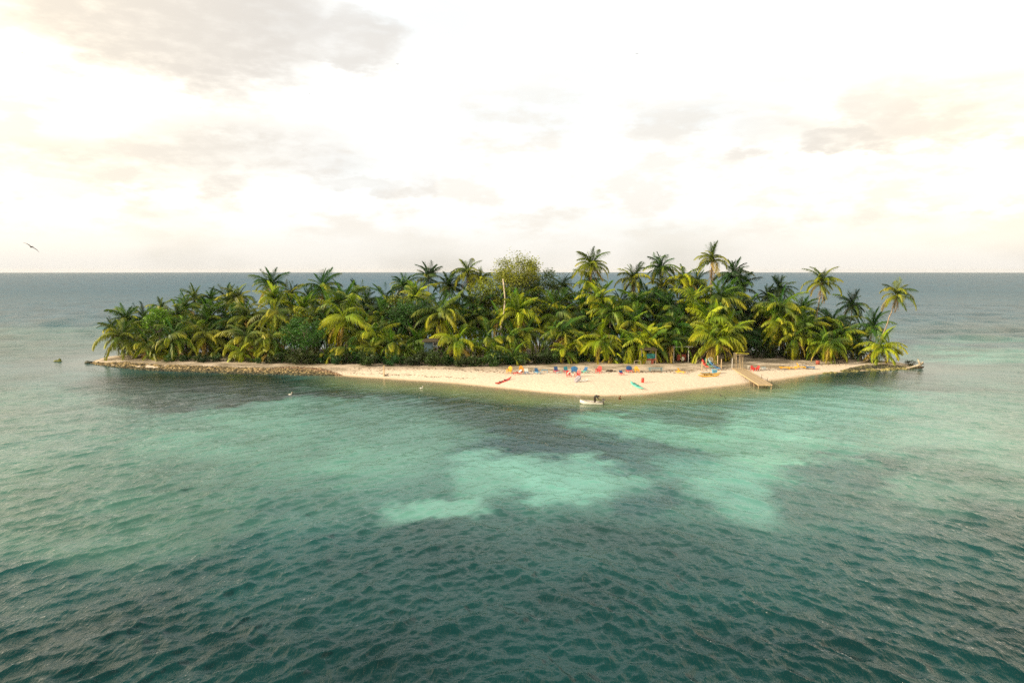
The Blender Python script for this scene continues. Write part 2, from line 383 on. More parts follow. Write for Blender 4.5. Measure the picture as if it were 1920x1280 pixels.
# water over the shelving sand: clear at the edge, green further out
dep = -sea_sd
edgeg = np.clip((13+7*(fbm(X0, Y0, 9, 51)-.5)-dep)/7, 0, 1)
beachy = np.clip((PX-560)/120, 0, 1)*np.clip((1560-PX)/80, 0, 1)*(PY > 690)
C = lerp(C, (.20, .30, .15), edgeg*beachy*.8)
alpha = 1-np.clip(1-dep/(12+6*(fbm(X0, Y0, 7, 71)-.5)), 0, 1)**1.25*(.15+.80*beachy)
alpha = np.where(dep > 0, alpha, .1)
foam = np.zeros(X0.shape)
for fx, fy, frx, fry in ((1660, 587, 14, .9), (132, 634, 10, 1.0)):
    foam = np.maximum(foam, np.clip(1.2-((PX-fx)/frx)**2-((PY-fy-w3*6)/fry)**2, 0, 1)*np.clip((fbm(X0, Y0, 6, 41)-.40)*6, 0, 1))
foam = np.maximum(foam, np.clip(1-np.abs(dep-.35-.8*(fbm(X0, Y0, 5, 44)))/.25, 0, 1)*beachy*.35)
co = np.stack([X0+Dx, Y0+Dy, Zw], -1).reshape(-1, 3)
i = np.arange(nr-1)[:, None]*na+np.arange(na)[None, :]; j = np.arange(nr-1)[:, None]*na+((np.arange(na)+1) % na)[None, :]
q = np.stack([i, i+na, j+na, j], -1).reshape(-1, 4)
me = bpy.data.meshes.new('sea'); me.vertices.add(len(co)+1)
co = np.vstack([co, [[0, 0, 0]]]); me.vertices.foreach_set('co', co.ravel())
tri = np.stack([np.full(na, len(co)-1), np.arange(na), (np.arange(na)+1) % na], -1)
me.loops.add(q.size+tri.size); me.loops.foreach_set('vertex_index', np.concatenate([q.ravel(), tri.ravel()]).astype(np.int32))
me.polygons.add(len(q)+len(tri)); me.polygons.foreach_set('loop_start', np.concatenate([np.arange(0, q.size, 4), q.size+np.arange(0, tri.size, 3)]).astype(np.int32))
me.polygons.foreach_set('use_smooth', np.ones(len(q)+len(tri), bool)); me.update()
def fattr(name, v):
    a = me.attributes.new(name, 'FLOAT', 'POINT'); a.data.foreach_set('value', np.append(v.ravel(), v.ravel()[0]).astype(np.float32))
fattr('cover', alpha); fattr('foam', foam); fattr('calm', calm); fattr('open', np.clip((RR-120)/700, 0, 1)**.6)
a = me.attributes.new('body', 'FLOAT_COLOR', 'POINT')
cc = np.ones((len(co), 4), np.float32); cc[:-1, :3] = C.reshape(-1, 3); cc[-1, :3] = (.012, .06, .05); a.data.foreach_set('color', cc.ravel())
m = bpy.data.materials.new('sea_water'); m.use_nodes = True
nd, lk = m.node_tree.nodes, m.node_tree.links; b = nd['Principled BSDF']
b.inputs['Roughness'].default_value = .09; b.inputs['IOR'].default_value = 1.333
ge = N(nd, 'ShaderNodeNewGeometry')
bc = N(nd, 'ShaderNodeAttribute', attribute_name='body'); ac = N(nd, 'ShaderNodeAttribute', attribute_name='cover'); af = N(nd, 'ShaderNodeAttribute', attribute_name='foam'); acm = N(nd, 'ShaderNodeAttribute', attribute_name='calm'); ao = N(nd, 'ShaderNodeAttribute', attribute_name='open')
def gmap(scale, rotz, loc=(0, 0, 0)):
    mp = N(nd, 'ShaderNodeMapping'); mp.inputs['Scale'].default_value = scale; mp.inputs['Rotation'].default_value = (0, 0, rotz); mp.inputs['Location'].default_value = loc
    lk.new(ge.outputs['Position'], mp.inputs[0]); return mp.outputs[0]
r1 = gn(1.0, 4, .62, gmap((3.4, 1.5, 1), R(48))); r2 = gn(1.0, 4, .62, gmap((3.4, 1.5, 1), R(132), (7, 3, 0)))
r3 = gn(1.0, 3, .6, gmap((.45, .9, 1), 0)); r4 = gn(1.0, 4, .6, gmap((.05, .10, 1), 0))
def ridge(v): return M_(nd, lk, 'SUBTRACT', 1, M_(nd, lk, 'ABSOLUTE', M_(nd, lk, 'MULTIPLY', M_(nd, lk, 'SUBTRACT', v, .5), 3.0)))
r5 = ridge(gn(1.0, 3, .6, gmap((7.5, 3.2, 1), R(60), (2, 9, 0)))); r6 = ridge(gn(1.0, 3, .6, gmap((1.5, .55, 1), R(75), (4, 1, 0)))); r7 = ridge(gn(1.0, 3, .6, gmap((1.5, .55, 1), R(110), (8, 1, 0))))
h = M_(nd, lk, 'ADD', M_(nd, lk, 'MULTIPLY', r1, .034), M_(nd, lk, 'MULTIPLY', r2, .034))
h = M_(nd, lk, 'ADD', h, M_(nd, lk, 'MULTIPLY', r5, .013)); h = M_(nd, lk, 'ADD', h, M_(nd, lk, 'MULTIPLY', M_(nd, lk, 'ADD', r6, r7), .035))
h = M_(nd, lk, 'ADD', h, M_(nd, lk, 'MULTIPLY', r3, .13)); h = M_(nd, lk, 'ADD', h, M_(nd, lk, 'MULTIPLY', r4, .30))
h = M_(nd, lk, 'MULTIPLY', h, M_(nd, lk, 'POWER', acm.outputs['Fac'], .7)); h = M_(nd, lk, 'MULTIPLY', h, M_(nd, lk, 'ADD', 1.0, M_(nd, lk, 'MULTIPLY', ao.outputs['Fac'], 2.0)))
bp = N(nd, 'ShaderNodeBump'); bp.inputs['Strength'].default_value = 1.0; bp.inputs['Distance'].default_value = 1.0
lk.new(h, bp.inputs['Height']); lk.new(bp.outputs[0], b.inputs['Normal'])
c = MIX(nd, lk, af.outputs['Fac'], bc.outputs['Color'], (.7, .72, .70))
# light scattered back from below the surface does not follow the ripples: its normal is the still water's
nd.remove(b); up = N(nd, 'ShaderNodeCombineXYZ'); up.inputs[2].default_value = 1
df = N(nd, 'ShaderNodeBsdfDiffuse'); lk.new(c, df.inputs[0]); lk.new(up.outputs[0], df.inputs['Normal'])
gl = N(nd, 'ShaderNodeBsdfGlossy'); lk.new(bp.outputs[0], gl.inputs['Normal'])
lk.new(M_(nd, lk, 'ADD', .05, M_(nd, lk, 'MULTIPLY', ao.outputs['Fac'], .22)), gl.inputs['Roughness'])
dt = N(nd, 'ShaderNodeVectorMath', operation='DOT_PRODUCT'); lk.new(bp.outputs[0], dt.inputs[0]); lk.new(ge.outputs['Incoming'], dt.inputs[1])
cs = M_(nd, lk, 'MAXIMUM', M_(nd, lk, 'ABSOLUTE', dt.outputs['Value']), M_(nd, lk, 'ADD', .10, M_(nd, lk, 'MULTIPLY', ao.outputs['Fac'], .175)))
FR = M_(nd, lk, 'ADD', .02, M_(nd, lk, 'MULTIPLY', .98, M_(nd, lk, 'POWER', M_(nd, lk, 'SUBTRACT', 1.0, cs, clamp=True), 5.0)))
tp = N(nd, 'ShaderNodeBsdfTransparent'); m1 = N(nd, 'ShaderNodeMixShader'); lk.new(M_(nd, lk, 'MAXIMUM', ac.outputs['Fac'], af.outputs['Fac']), m1.inputs[0]); lk.new(tp.outputs[0], m1.inputs[1]); lk.new(df.outputs[0], m1.inputs[2])
m2 = N(nd, 'ShaderNodeMixShader'); lk.new(M_(nd, lk, 'MULTIPLY', FR, M_(nd, lk, 'SUBTRACT', 1, af.outputs['Fac'])), m2.inputs[0]); lk.new(m1.outputs[0], m2.inputs[1]); lk.new(gl.outputs[0], m2.inputs[2])
lk.new(m2.outputs[0], nd['Material Output'].inputs[0])
me.materials.append(m)
tag(place('sea', me), kind='structure')
# ------------------------------------------------------------------ palms
M_leaf = mat('palm_leaf', (0, 0, 0), .50, var=.22, scale=1.3, objcol=True, trans=.28, spec=.35)
nd, lk = M_leaf.node_tree.nodes, M_leaf.node_tree.links     # yellowish tips; their vivid yellow-green paints in the sunlit outer fronds
_p = nd['Principled BSDF']; _src = _p.inputs['Base Color'].links[0].from_socket
_a = N(nd, 'ShaderNodeAttribute', attribute_name='tip'); _oi = N(nd, 'ShaderNodeObjectInfo'); _c = MIX(nd, lk, M_(nd, lk, 'MULTIPLY', _a.outputs['Fac'], _oi.outputs['Alpha'], clamp=True), _src, (.46, .42, .012)); lk.new(_c, _p.inputs['Base Color'])
M_bark = mat('palm_bark', (.30, .235, .17), .9, var=.3, scale=3, bump=.6, bscale=9)
M_barkd = mat('dark_palm_bark', (.17, .13, .095), .95, var=.35, scale=3, bump=.6, bscale=9)  # darker bark for the palms inside the grove
def frond_mesh(name, e0, e1, seed, n=46, droop=1.0, ragged=0.0):
    rn = random.Random(seed); S = 9
    pts = [Vector((0, 0, 0))]; dirs = []
    sway = rn.uniform(-.6, .6)
    for i in range(S):
        t = (i+.5)/S; e = R(e0+(e1-e0)*t**.9); a = sway*t
        d = Vector((math.cos(e)*math.cos(a), math.cos(e)*math.sin(a), math.sin(e))); dirs.append(d); pts.append(pts[-1]+d/S)
    dirs.append(dirs[-1])
    v, f, tip = [], [], []
    for i, p in enumerate(pts):       # rachis, three-sided
        w = .011*(1-i/S)+.003
        for k in range(3):
            an = k*2.094+.5; v.append(p+Vector((0, math.cos(an)*w, math.sin(an)*w))); tip.append(.25)
    for i in range(S):
        for k in range(3):
            f.append((i*3+k, i*3+(k+1) % 3, i*3+3+(k+1) % 3, i*3+3+k))
    for j in range(n):
        t = .10+.90*(j+.5)/n; i = min(int(t*S), S-1); fr = t*S-i
        p = pts[i].lerp(pts[i+1], fr); T = dirs[i].lerp(dirs[min(i+1, S-1)], fr).normalized()
        ln = .33*(math.sin(math.pi*min(1, (t*.84+.13)))**.55)*(1-.22*t)
        Sd = T.cross(Vector((0, 0, 1))); Sd = Sd.normalized() if Sd.length > .05 else Vector((0, 1, 0))
        Up = Sd.cross(T)
        for sgn in (-1, 1):
            if rn.random() < ragged: continue
            l = ln*rn.uniform(.62, 1.15)*(1 if rn.random() > .08 else .45); fw = .42+.75*t
            d0 = (Sd*sgn*(1+rn.uniform(-.2, .2)) + T*fw + Up*(.28-.5*(1-abs(T.z))*droop*.4)).normalized()
            d1 = (d0*.55 + Vector((0, 0, -1))*droop*rn.uniform(.75, 1.25) + T*.25).normalized()
            w = .0125*rn.uniform(.7, 1.25)
            nrm = d0.cross(Vector((0, 0, 1))); nrm = nrm.normalized() if nrm.length > .1 else T
            m_ = p+d0*l*.42; e_ = m_+d1*l*.66
            q0 = len(v)
            v.extend([p-nrm*w*.5, p+nrm*w*.5, m_+nrm*w, m_-nrm*w, e_]); u_ = rn.uniform(-.2, .2)+1.15*t**1.7-.1; tip.extend([max(0, u_-.25)]*2+[max(0, u_)]*2+[max(0, min(1, u_+.25))])
            f.extend([(q0, q0+1, q0+2, q0+3), (q0+3, q0+2, q0+4)])
    me = bpy.data.meshes.new(name); me.from_pydata(v, [], f); me.materials.append(M_leaf)
    a = me.attributes.new('tip', 'FLOAT', 'POINT'); a.data.foreach_set('value', tip); me.update(); return me
# classes from spear-like young leaves to hanging old ones
FR = [[frond_mesh('frond_shape', a0, a1, 10*k+s, droop=dr) for s in range(4)] for k, (a0, a1, dr) in enumerate(
     [(87, 58, .35), (78, 8, .65), (68, -48, 1.05), (54, -78, 1.35), (30, -88, 1.5), (-10, -89, 1.5), (-52, -89, 1.3)])]
FDEAD = [frond_mesh('dead_frond_shape', -35, -88, 90+s, 24, 1.4, .25) for s in range(2)]
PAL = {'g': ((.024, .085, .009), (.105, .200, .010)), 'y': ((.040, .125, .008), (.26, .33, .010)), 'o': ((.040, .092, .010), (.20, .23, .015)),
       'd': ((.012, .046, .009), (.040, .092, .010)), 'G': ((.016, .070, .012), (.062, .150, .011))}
def trunk_mesh(base, top, r0, r1, lean_seed, material, curve=.16):
    mb = MB(); rn = random.Random(lean_seed); S = 12; pts, rr = [], []
    L = (top-base).length; hv = Vector((top.x-base.x, top.y-base.y, 0))
    for i in range(S+1):
        t = i/S
        p = base.lerp(top, t); p += hv*(-(1-t)*t)*curve*-1.6                 # leaves the ground leaning, then rises
        p.x += math.sin(t*math.pi)*rn.uniform(-.02, .02)*L*.5
        pts.append(p); rr.append((r0+(r1-r0)*min(1, t*1.3))*(1+.10*(i % 2)) + (r0*.55*max(0, 1-t*9)))
    mb.tube(pts, rr, 7); return mb.mesh('trunk', [material], True)
PALM_N = [0]
def palm(cx, cy, rad, Y, base, tone, label, cat='palm tree', group='coconut palms of the grove', nf=None, dead=0, dark_trunk=False, wind=0.0, hang=.0, skirt=0, erect=.0):
    """cx,cy = heart of the crown in the photo, rad = crown radius there, Y = how far off it stands, base = photo x of its foot"""
    PALM_N[0] += 1; rn = random.Random(1000+PALM_N[0]*7)
    cy = cy+rad*.20; top = atY(cx, cy, Y); mpp = Y/FPX
    bx = (base-960)*Y/FPX; by = Y + rn.uniform(-1.5, 1.5); bz = gz(bx, by)
    if isinstance(base, tuple): pass
    root = thing('palm_tree', label, cat, (bx, by, bz), 0, group); B = Vector((bx, by, bz))
    tr = place('trunk', trunk_mesh(Vector((0, 0, -.25)), top-B, rn.uniform(.15, .19), rn.uniform(.10, .13), PALM_N[0], M_barkd if dark_trunk else M_bark), root)
    L = rad*mpp*rn.uniform(1.18, 1.34); nf = int((nf or rn.randint(19, 24))*1.3); a0 = rn.uniform(0, 6.28)
    lo, hi = PAL[tone]
    for i in range(nf):
        t = (i+.5)/nf
        s = t**(1.0+erect-hang*.5)*6.0 + rn.uniform(-.5, .5) + hang*.6
        k = max(0, min(6, int(s)))
        az_ = a0+i*2.39996+rn.uniform(-.25, .25)
        if wind: az_ += wind*math.sin(az_)*-.45
        me_ = rn.choice(FR[k]); sc = L*rn.uniform(.74, 1.14)*(.85 if k == 0 else 1)*(.9 if k > 4 else 1)
        o = place('frond', me_, root, top-B+Vector((0, 0, .15*(1-t)*L*.2)), (rn.uniform(-.5, .5), rn.uniform(-.14, .14), az_), sc)
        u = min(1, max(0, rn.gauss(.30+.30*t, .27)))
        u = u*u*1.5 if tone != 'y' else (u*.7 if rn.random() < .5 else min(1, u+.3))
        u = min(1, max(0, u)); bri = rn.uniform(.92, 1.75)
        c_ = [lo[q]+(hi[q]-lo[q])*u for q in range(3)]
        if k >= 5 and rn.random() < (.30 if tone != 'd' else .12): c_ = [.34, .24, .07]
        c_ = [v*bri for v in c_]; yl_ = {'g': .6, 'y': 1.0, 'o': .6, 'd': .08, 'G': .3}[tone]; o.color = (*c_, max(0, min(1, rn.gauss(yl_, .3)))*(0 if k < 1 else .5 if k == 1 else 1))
    for i in range(dead):
        o = place('dead_frond', rn.choice(FDEAD), root, top-B-Vector((0, 0, .25)), (0, rn.uniform(-.1, .5), rn.uniform(0, 6.28)), L*rn.uniform(.6, .8)); o.color = (.32, .215, .11, 0)
    for i in range(skirt):
        q = i/skirt
        o = place('dead_frond', rn.choice(FDEAD), root, (top-B)*(1-.02-.20*q), (0, rn.uniform(.5, .8), i*2.4), L*.42); o.color = (.30, .22, .13, 0)
    if Y < 172:
        mb = MB()
        for i in range(7): mb.ell((math.cos(i*.9)*.26, math.sin(i*.9)*.26, -.30-.1*(i % 2)), (.13, .13, .16), 6, 4)
        o = mb.build('coconut_bunch', M_nut, root, True, top-B)
    mb = MB(); mb.tube([(0, 0, -.5), (0, 0, -.1), (0, 0, .3)], [.13, .26, .10], 7); mb.build('crown_base', M_fibre, root, True, top-B)
    return root
M_nut = mat('coconut_husk', (.16, .15, .03), .6); M_fibre = mat('palm_fibre', (.20, .14, .075), .95)
F_, Mi, Bk = 151, 163, 177
P = [
# ---- left end
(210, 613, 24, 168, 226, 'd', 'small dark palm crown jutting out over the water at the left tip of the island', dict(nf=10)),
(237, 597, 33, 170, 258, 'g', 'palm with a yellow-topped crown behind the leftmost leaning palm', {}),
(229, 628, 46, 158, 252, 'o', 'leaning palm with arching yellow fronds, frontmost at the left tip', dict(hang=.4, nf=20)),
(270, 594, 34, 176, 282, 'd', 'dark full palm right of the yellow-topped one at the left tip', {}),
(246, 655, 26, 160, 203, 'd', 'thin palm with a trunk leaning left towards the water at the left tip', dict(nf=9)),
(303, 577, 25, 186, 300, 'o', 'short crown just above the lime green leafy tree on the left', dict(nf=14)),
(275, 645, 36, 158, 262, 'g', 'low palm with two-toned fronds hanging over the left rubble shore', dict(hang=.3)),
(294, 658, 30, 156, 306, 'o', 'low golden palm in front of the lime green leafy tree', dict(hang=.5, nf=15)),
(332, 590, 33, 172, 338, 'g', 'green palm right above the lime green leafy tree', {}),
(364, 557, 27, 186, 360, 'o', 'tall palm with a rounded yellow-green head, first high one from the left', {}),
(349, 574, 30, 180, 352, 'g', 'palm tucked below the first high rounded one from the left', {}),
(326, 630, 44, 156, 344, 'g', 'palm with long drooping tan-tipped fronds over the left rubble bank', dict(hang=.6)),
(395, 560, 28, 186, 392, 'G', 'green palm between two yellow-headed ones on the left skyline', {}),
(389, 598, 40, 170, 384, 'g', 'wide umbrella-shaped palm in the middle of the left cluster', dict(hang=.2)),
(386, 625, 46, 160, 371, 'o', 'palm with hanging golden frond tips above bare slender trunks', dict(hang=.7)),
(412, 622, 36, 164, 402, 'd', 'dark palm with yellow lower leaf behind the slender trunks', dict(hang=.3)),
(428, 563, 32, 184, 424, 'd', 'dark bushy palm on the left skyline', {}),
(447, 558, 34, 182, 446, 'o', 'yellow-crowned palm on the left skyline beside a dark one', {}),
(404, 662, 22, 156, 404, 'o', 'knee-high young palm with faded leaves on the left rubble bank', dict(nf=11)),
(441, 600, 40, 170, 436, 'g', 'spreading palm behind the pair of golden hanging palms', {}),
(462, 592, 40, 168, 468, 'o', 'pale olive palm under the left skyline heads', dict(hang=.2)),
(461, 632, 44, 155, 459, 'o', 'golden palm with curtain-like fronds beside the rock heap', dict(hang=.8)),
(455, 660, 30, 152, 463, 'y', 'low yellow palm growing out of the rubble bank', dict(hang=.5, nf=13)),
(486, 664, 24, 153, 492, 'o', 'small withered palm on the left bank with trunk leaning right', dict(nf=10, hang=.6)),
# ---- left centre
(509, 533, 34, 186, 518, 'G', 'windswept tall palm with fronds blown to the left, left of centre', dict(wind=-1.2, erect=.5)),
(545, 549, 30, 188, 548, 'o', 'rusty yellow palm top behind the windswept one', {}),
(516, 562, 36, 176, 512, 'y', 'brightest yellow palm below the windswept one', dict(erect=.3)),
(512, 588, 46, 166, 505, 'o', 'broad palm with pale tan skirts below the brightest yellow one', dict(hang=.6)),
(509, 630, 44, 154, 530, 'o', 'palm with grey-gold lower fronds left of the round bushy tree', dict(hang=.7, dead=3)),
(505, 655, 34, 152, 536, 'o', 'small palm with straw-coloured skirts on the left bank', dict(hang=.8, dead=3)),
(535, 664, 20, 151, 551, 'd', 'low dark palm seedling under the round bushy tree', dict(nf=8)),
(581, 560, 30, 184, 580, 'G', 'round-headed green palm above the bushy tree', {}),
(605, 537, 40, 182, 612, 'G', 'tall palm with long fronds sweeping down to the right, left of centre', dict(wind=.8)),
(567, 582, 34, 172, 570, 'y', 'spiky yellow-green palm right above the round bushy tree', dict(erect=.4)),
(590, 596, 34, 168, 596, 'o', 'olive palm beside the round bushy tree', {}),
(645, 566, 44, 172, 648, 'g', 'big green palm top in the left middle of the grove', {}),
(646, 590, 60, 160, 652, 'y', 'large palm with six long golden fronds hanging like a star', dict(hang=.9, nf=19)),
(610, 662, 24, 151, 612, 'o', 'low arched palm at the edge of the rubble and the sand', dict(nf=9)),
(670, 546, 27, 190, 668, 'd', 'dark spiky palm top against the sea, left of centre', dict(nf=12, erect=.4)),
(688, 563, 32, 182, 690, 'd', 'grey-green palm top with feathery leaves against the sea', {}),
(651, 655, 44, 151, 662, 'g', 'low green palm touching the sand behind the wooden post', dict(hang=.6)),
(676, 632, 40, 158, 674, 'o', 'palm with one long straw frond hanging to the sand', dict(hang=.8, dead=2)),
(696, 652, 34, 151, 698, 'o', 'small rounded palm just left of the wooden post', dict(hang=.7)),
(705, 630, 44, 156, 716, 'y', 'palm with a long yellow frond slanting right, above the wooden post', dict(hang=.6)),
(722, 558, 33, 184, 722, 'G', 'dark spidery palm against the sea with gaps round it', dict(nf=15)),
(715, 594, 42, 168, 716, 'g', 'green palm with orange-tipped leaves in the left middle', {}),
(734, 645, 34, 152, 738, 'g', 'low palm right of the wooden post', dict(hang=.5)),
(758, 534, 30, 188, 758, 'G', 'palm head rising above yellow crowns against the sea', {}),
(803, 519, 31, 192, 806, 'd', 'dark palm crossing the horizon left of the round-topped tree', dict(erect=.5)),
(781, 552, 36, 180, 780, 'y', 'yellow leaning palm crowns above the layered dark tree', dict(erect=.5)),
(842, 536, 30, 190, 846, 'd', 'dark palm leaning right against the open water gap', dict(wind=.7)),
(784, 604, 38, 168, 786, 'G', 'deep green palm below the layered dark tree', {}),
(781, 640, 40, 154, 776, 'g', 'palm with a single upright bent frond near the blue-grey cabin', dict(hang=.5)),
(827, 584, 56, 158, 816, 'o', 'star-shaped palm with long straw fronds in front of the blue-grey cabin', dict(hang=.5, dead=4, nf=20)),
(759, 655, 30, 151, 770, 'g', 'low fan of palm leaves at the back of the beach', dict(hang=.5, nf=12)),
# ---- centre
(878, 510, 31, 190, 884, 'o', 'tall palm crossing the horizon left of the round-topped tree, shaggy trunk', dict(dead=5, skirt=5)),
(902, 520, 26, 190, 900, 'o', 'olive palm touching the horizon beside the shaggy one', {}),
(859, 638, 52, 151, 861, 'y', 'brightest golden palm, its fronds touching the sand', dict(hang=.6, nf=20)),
(836, 668, 26, 150, 834, 'G', 'low green shoot left of the brightest golden palm', dict(nf=8, hang=.3)),
(897, 578, 38, 172, 898, 'd', 'dark palm in the shade left of the bare pale trunk', {}),
(876, 604, 34, 164, 878, 'd', 'dark upright palm behind the brightest golden one', dict(erect=.3)),
(919, 636, 44, 154, 936, 'g', 'palm with pale green fronds between golden one and loungers', dict(hang=.5)),
(921, 662, 36, 151, 938, 'y', 'low palm with yellow curved leaves left of the beach chairs', dict(hang=.7, nf=13)),
(972, 584, 44, 162, 972, 'y', 'yellow upright palm just right of the bare pale trunk', dict(erect=.3)),
(985, 622, 40, 158, 984, 'o', 'palm with brown-tipped hanging fan below the yellow upright one', dict(hang=.6)),
(960, 634, 42, 155, 962, 'g', 'green palm behind the yellow chairs', dict(hang=.3)),
(962, 668, 36, 148, 958, 'y', 'low yellow palm right behind the first yellow chair', dict(hang=.7, nf=14)),
(1025, 662, 28, 152, 1026, 'd', 'small dark arching palm behind the blue chairs', dict(nf=11)),
(1054, 536, 32, 184, 1056, 'd', 'dark palm top right of the grey-green leafy tree', {}),
(1041, 577, 42, 170, 1040, 'y', 'flaring yellow-green palm left of a pale gap in the leaves', dict(erect=.4)),
(1052, 620, 44, 156, 1052, 'g', 'palm with a long hooked yellow frond above the blue chairs', dict(hang=.6)),
(1058, 655, 34, 150, 1053, 'y', 'low palm with one yellow feather hanging behind the blue chairs', dict(hang=.8, nf=12)),
(1076, 640, 34, 153, 1077, 'o', 'small palm with pinkish dry leaves above the red chairs', dict(hang=.8, dead=3)),
(1108, 494, 34, 172, 1112, 'o', 'tallest fan-like palm against the sky right of the round-topped tree', dict(dead=3, nf=22, erect=.1)),
(1108, 527, 32, 174, 1112, 'g', 'shaggy palm head right below the tallest fan-like one', dict(hang=.5)),
(1123, 560, 46, 166, 1124, 'y', 'broad yellow-lit palm under the tallest fan-like one', {}),
(1091, 580, 36, 168, 1092, 'G', 'green palm left of the broad yellow-lit one', {}),
(1144, 584, 44, 160, 1142, 'g', 'palm with drooping yellow tips in the centre of the grove', dict(hang=.4)),
(1093, 640, 32, 153, 1106, 'y', 'palm with small yellow fans above the red slatted chair', dict(hang=.6)),
(1106, 626, 38, 155, 1114, 'G', 'green palm with curved trunk standing behind the red slatted chair', dict(hang=.3)),
(1127, 636, 44, 151, 1125, 'y', 'palm with a long golden frond reaching down beside the red slatted chair', dict(hang=.7)),
(1161, 650, 40, 152, 1160, 'g', 'green palm with wide low fronds hiding the left half of the teal hut', dict(hang=.5)),
(1222, 640, 40, 151, 1221, 'G', 'dark green palm leaning its fronds over the kiosk', dict(hang=.35)),
(1147, 662, 26, 149, 1148, 'y', 'low golden leaf cluster standing right of the red slatted chair', dict(nf=7, hang=.9)),
# ---- right centre
(1187, 520, 36, 176, 1190, 'o', 'palm with shaggy trunk, its head crossing the horizon right of centre', dict(dead=4, skirt=4)),
(1239, 500, 36, 182, 1240, 'G', 'dark starry palm above the horizon right of centre', dict(nf=22)),
(1240, 534, 34, 182, 1240, 'o', 'yellow-edged palm hanging below the dark starry one', dict(hang=.4)),
(1192, 568, 44, 168, 1192, 'g', 'full green palm under the shaggy-trunked one', {}),
(1191, 606, 40, 158, 1192, 'g', 'green palm above the teal-walled hut', {}),
(1211, 640, 44, 150.5, 1204, 'y', 'palm with two bright yellow fans above the kiosk', dict(hang=.5)),
(1190, 640, 46, 150, 1187, 'y', 'palm with golden fronds hanging round its trunk in front of the teal hut', dict(hang=.7, nf=20)),
(1232, 630, 38, 157, 1230, 'd', 'dark palm over the roof of the kiosk', dict(hang=.4)),
(1282, 520, 35, 180, 1283, 'y', 'straw-yellow palm with a fraying trunk left of the emergent shaggy palm', dict(dead=4, skirt=3, hang=.4)),
(1307, 528, 30, 182, 1308, 'g', 'palm between the straw-yellow and the emergent shaggy palm', {}),
(1335, 484, 33, 172, 1334, 'o', 'emergent palm highest above the horizon, with a thick shaggy trunk', dict(nf=15, skirt=12, erect=.4, dead=2)),
(1376, 512, 37, 182, 1378, 'd', 'dark feathery palm right of the emergent shaggy one', dict(nf=22)),
(1385, 540, 40, 180, 1385, 'd', 'blackish palm below the dark feathery one, open sea to its right', {}),
(1352, 560, 48, 166, 1350, 'g', 'wide green palm in the right middle of the grove', {}),
(1304, 566, 42, 168, 1304, 'y', 'yellow-olive palm beneath the straw-yellow one', {}),
(1255, 577, 42, 166, 1255, 'G', 'deep green palm behind the pair of grey trunks', {}),
(1264, 612, 42, 158, 1262, 'G', 'green palm above the pair of grey trunks', dict(hang=.3)),
(1257, 640, 40, 151, 1255, 'g', 'palm on the left one of the pair of grey trunks', dict(hang=.5)),
(1284, 634, 38, 154, 1263, 'g', 'palm on the right one of the pair of grey trunks', dict(hang=.5, dead=2)),
(1333, 600, 48, 158, 1334, 'y', 'vivid yellow palm high over the kayak rack', dict(hang=.1)),
(1338, 632, 56, 149, 1309, 'y', 'palm on a pale leaning trunk beside the kayak rack', dict(hang=.5, dead=3, nf=21)),
(1366, 622, 46, 153, 1368, 'y', 'palm with broad golden fronds left of the little yellow-roofed gate', dict(hang=.4)),
# ---- right
(1462, 541, 30, 184, 1463, 'd', 'dark windblown palm top against the sea on the right', dict(erect=.4)),
(1440, 556, 26, 184, 1442, 'd', 'dark low crown left of the windblown palm on the right', {}),
(1462, 574, 50, 164, 1470, 'g', 'big palm with drooping yellow tips over the yellow loungers', dict(hang=.4, nf=22)),
(1463, 604, 44, 160, 1477, 'y', 'golden palm with dry leaf bundles over the yellow loungers', dict(hang=.8, dead=3)),
(1489, 630, 40, 156, 1490, 'o', 'palm with ochre hanging leaves behind the reclined yellow lounger', dict(hang=.8)),
(1500, 584, 42, 168, 1503, 'g', 'green palm left of the tall solitary palm on the right', {}),
(1510, 610, 42, 160, 1508, 'g', 'palm with light green arching fronds right of the golden one', dict(hang=.4)),
(1524, 640, 36, 156, 1524, 'g', 'palm with fronds trailing above the blue lounger', dict(hang=.7)),
(1541, 525, 35, 168, 1522, 'o', 'tall solitary palm on a bending pale trunk, right side skyline', dict(dead=4, nf=18, erect=.1)),
(1598, 570, 31, 172, 1592, 'd', 'dark green palm standing by itself on the right against the water', dict(nf=20)),
(1560, 602, 38, 164, 1560, 'd', 'dark palm with a yellow heart on the right', {}),
(1580, 626, 38, 158, 1578, 'g', 'palm with a round yellow-green fan on the right', dict(hang=.4)),
(1551, 640, 42, 151, 1547, 'g', 'palm on a straight pale trunk at the right end of the sand', dict(hang=.7)),
(1562, 642, 36, 156, 1556, 'g', 'palm leaning right behind the straight pale trunk', dict(hang=.6)),
(1602, 640, 34, 158, 1597, 'd', 'shaded palm left of the last bushy palm on the right', {}),
(1637, 612, 38, 160, 1614, 'G', 'upper palm of the last bushy clump on the right', {}),
(1650, 648, 46, 150, 1624, 'y', 'last palm on the right, its trunk bowed out over the shore', dict(hang=.5, nf=20)),
(1618, 655, 30, 153, 1612, 'd', 'shaded palm stem within the last clump on the right', dict(nf=10)),
(1681, 549, 32, 156, 1636, 'o', 'lone palm leaning far right on a bare trunk against open sea', dict(nf=15, dead=4, erect=.1)),
]
for (cx, cy, r_, Y, bx, tone, lab, kw) in P: palm(cx, cy, r_, Y, bx, tone, lab, **kw)
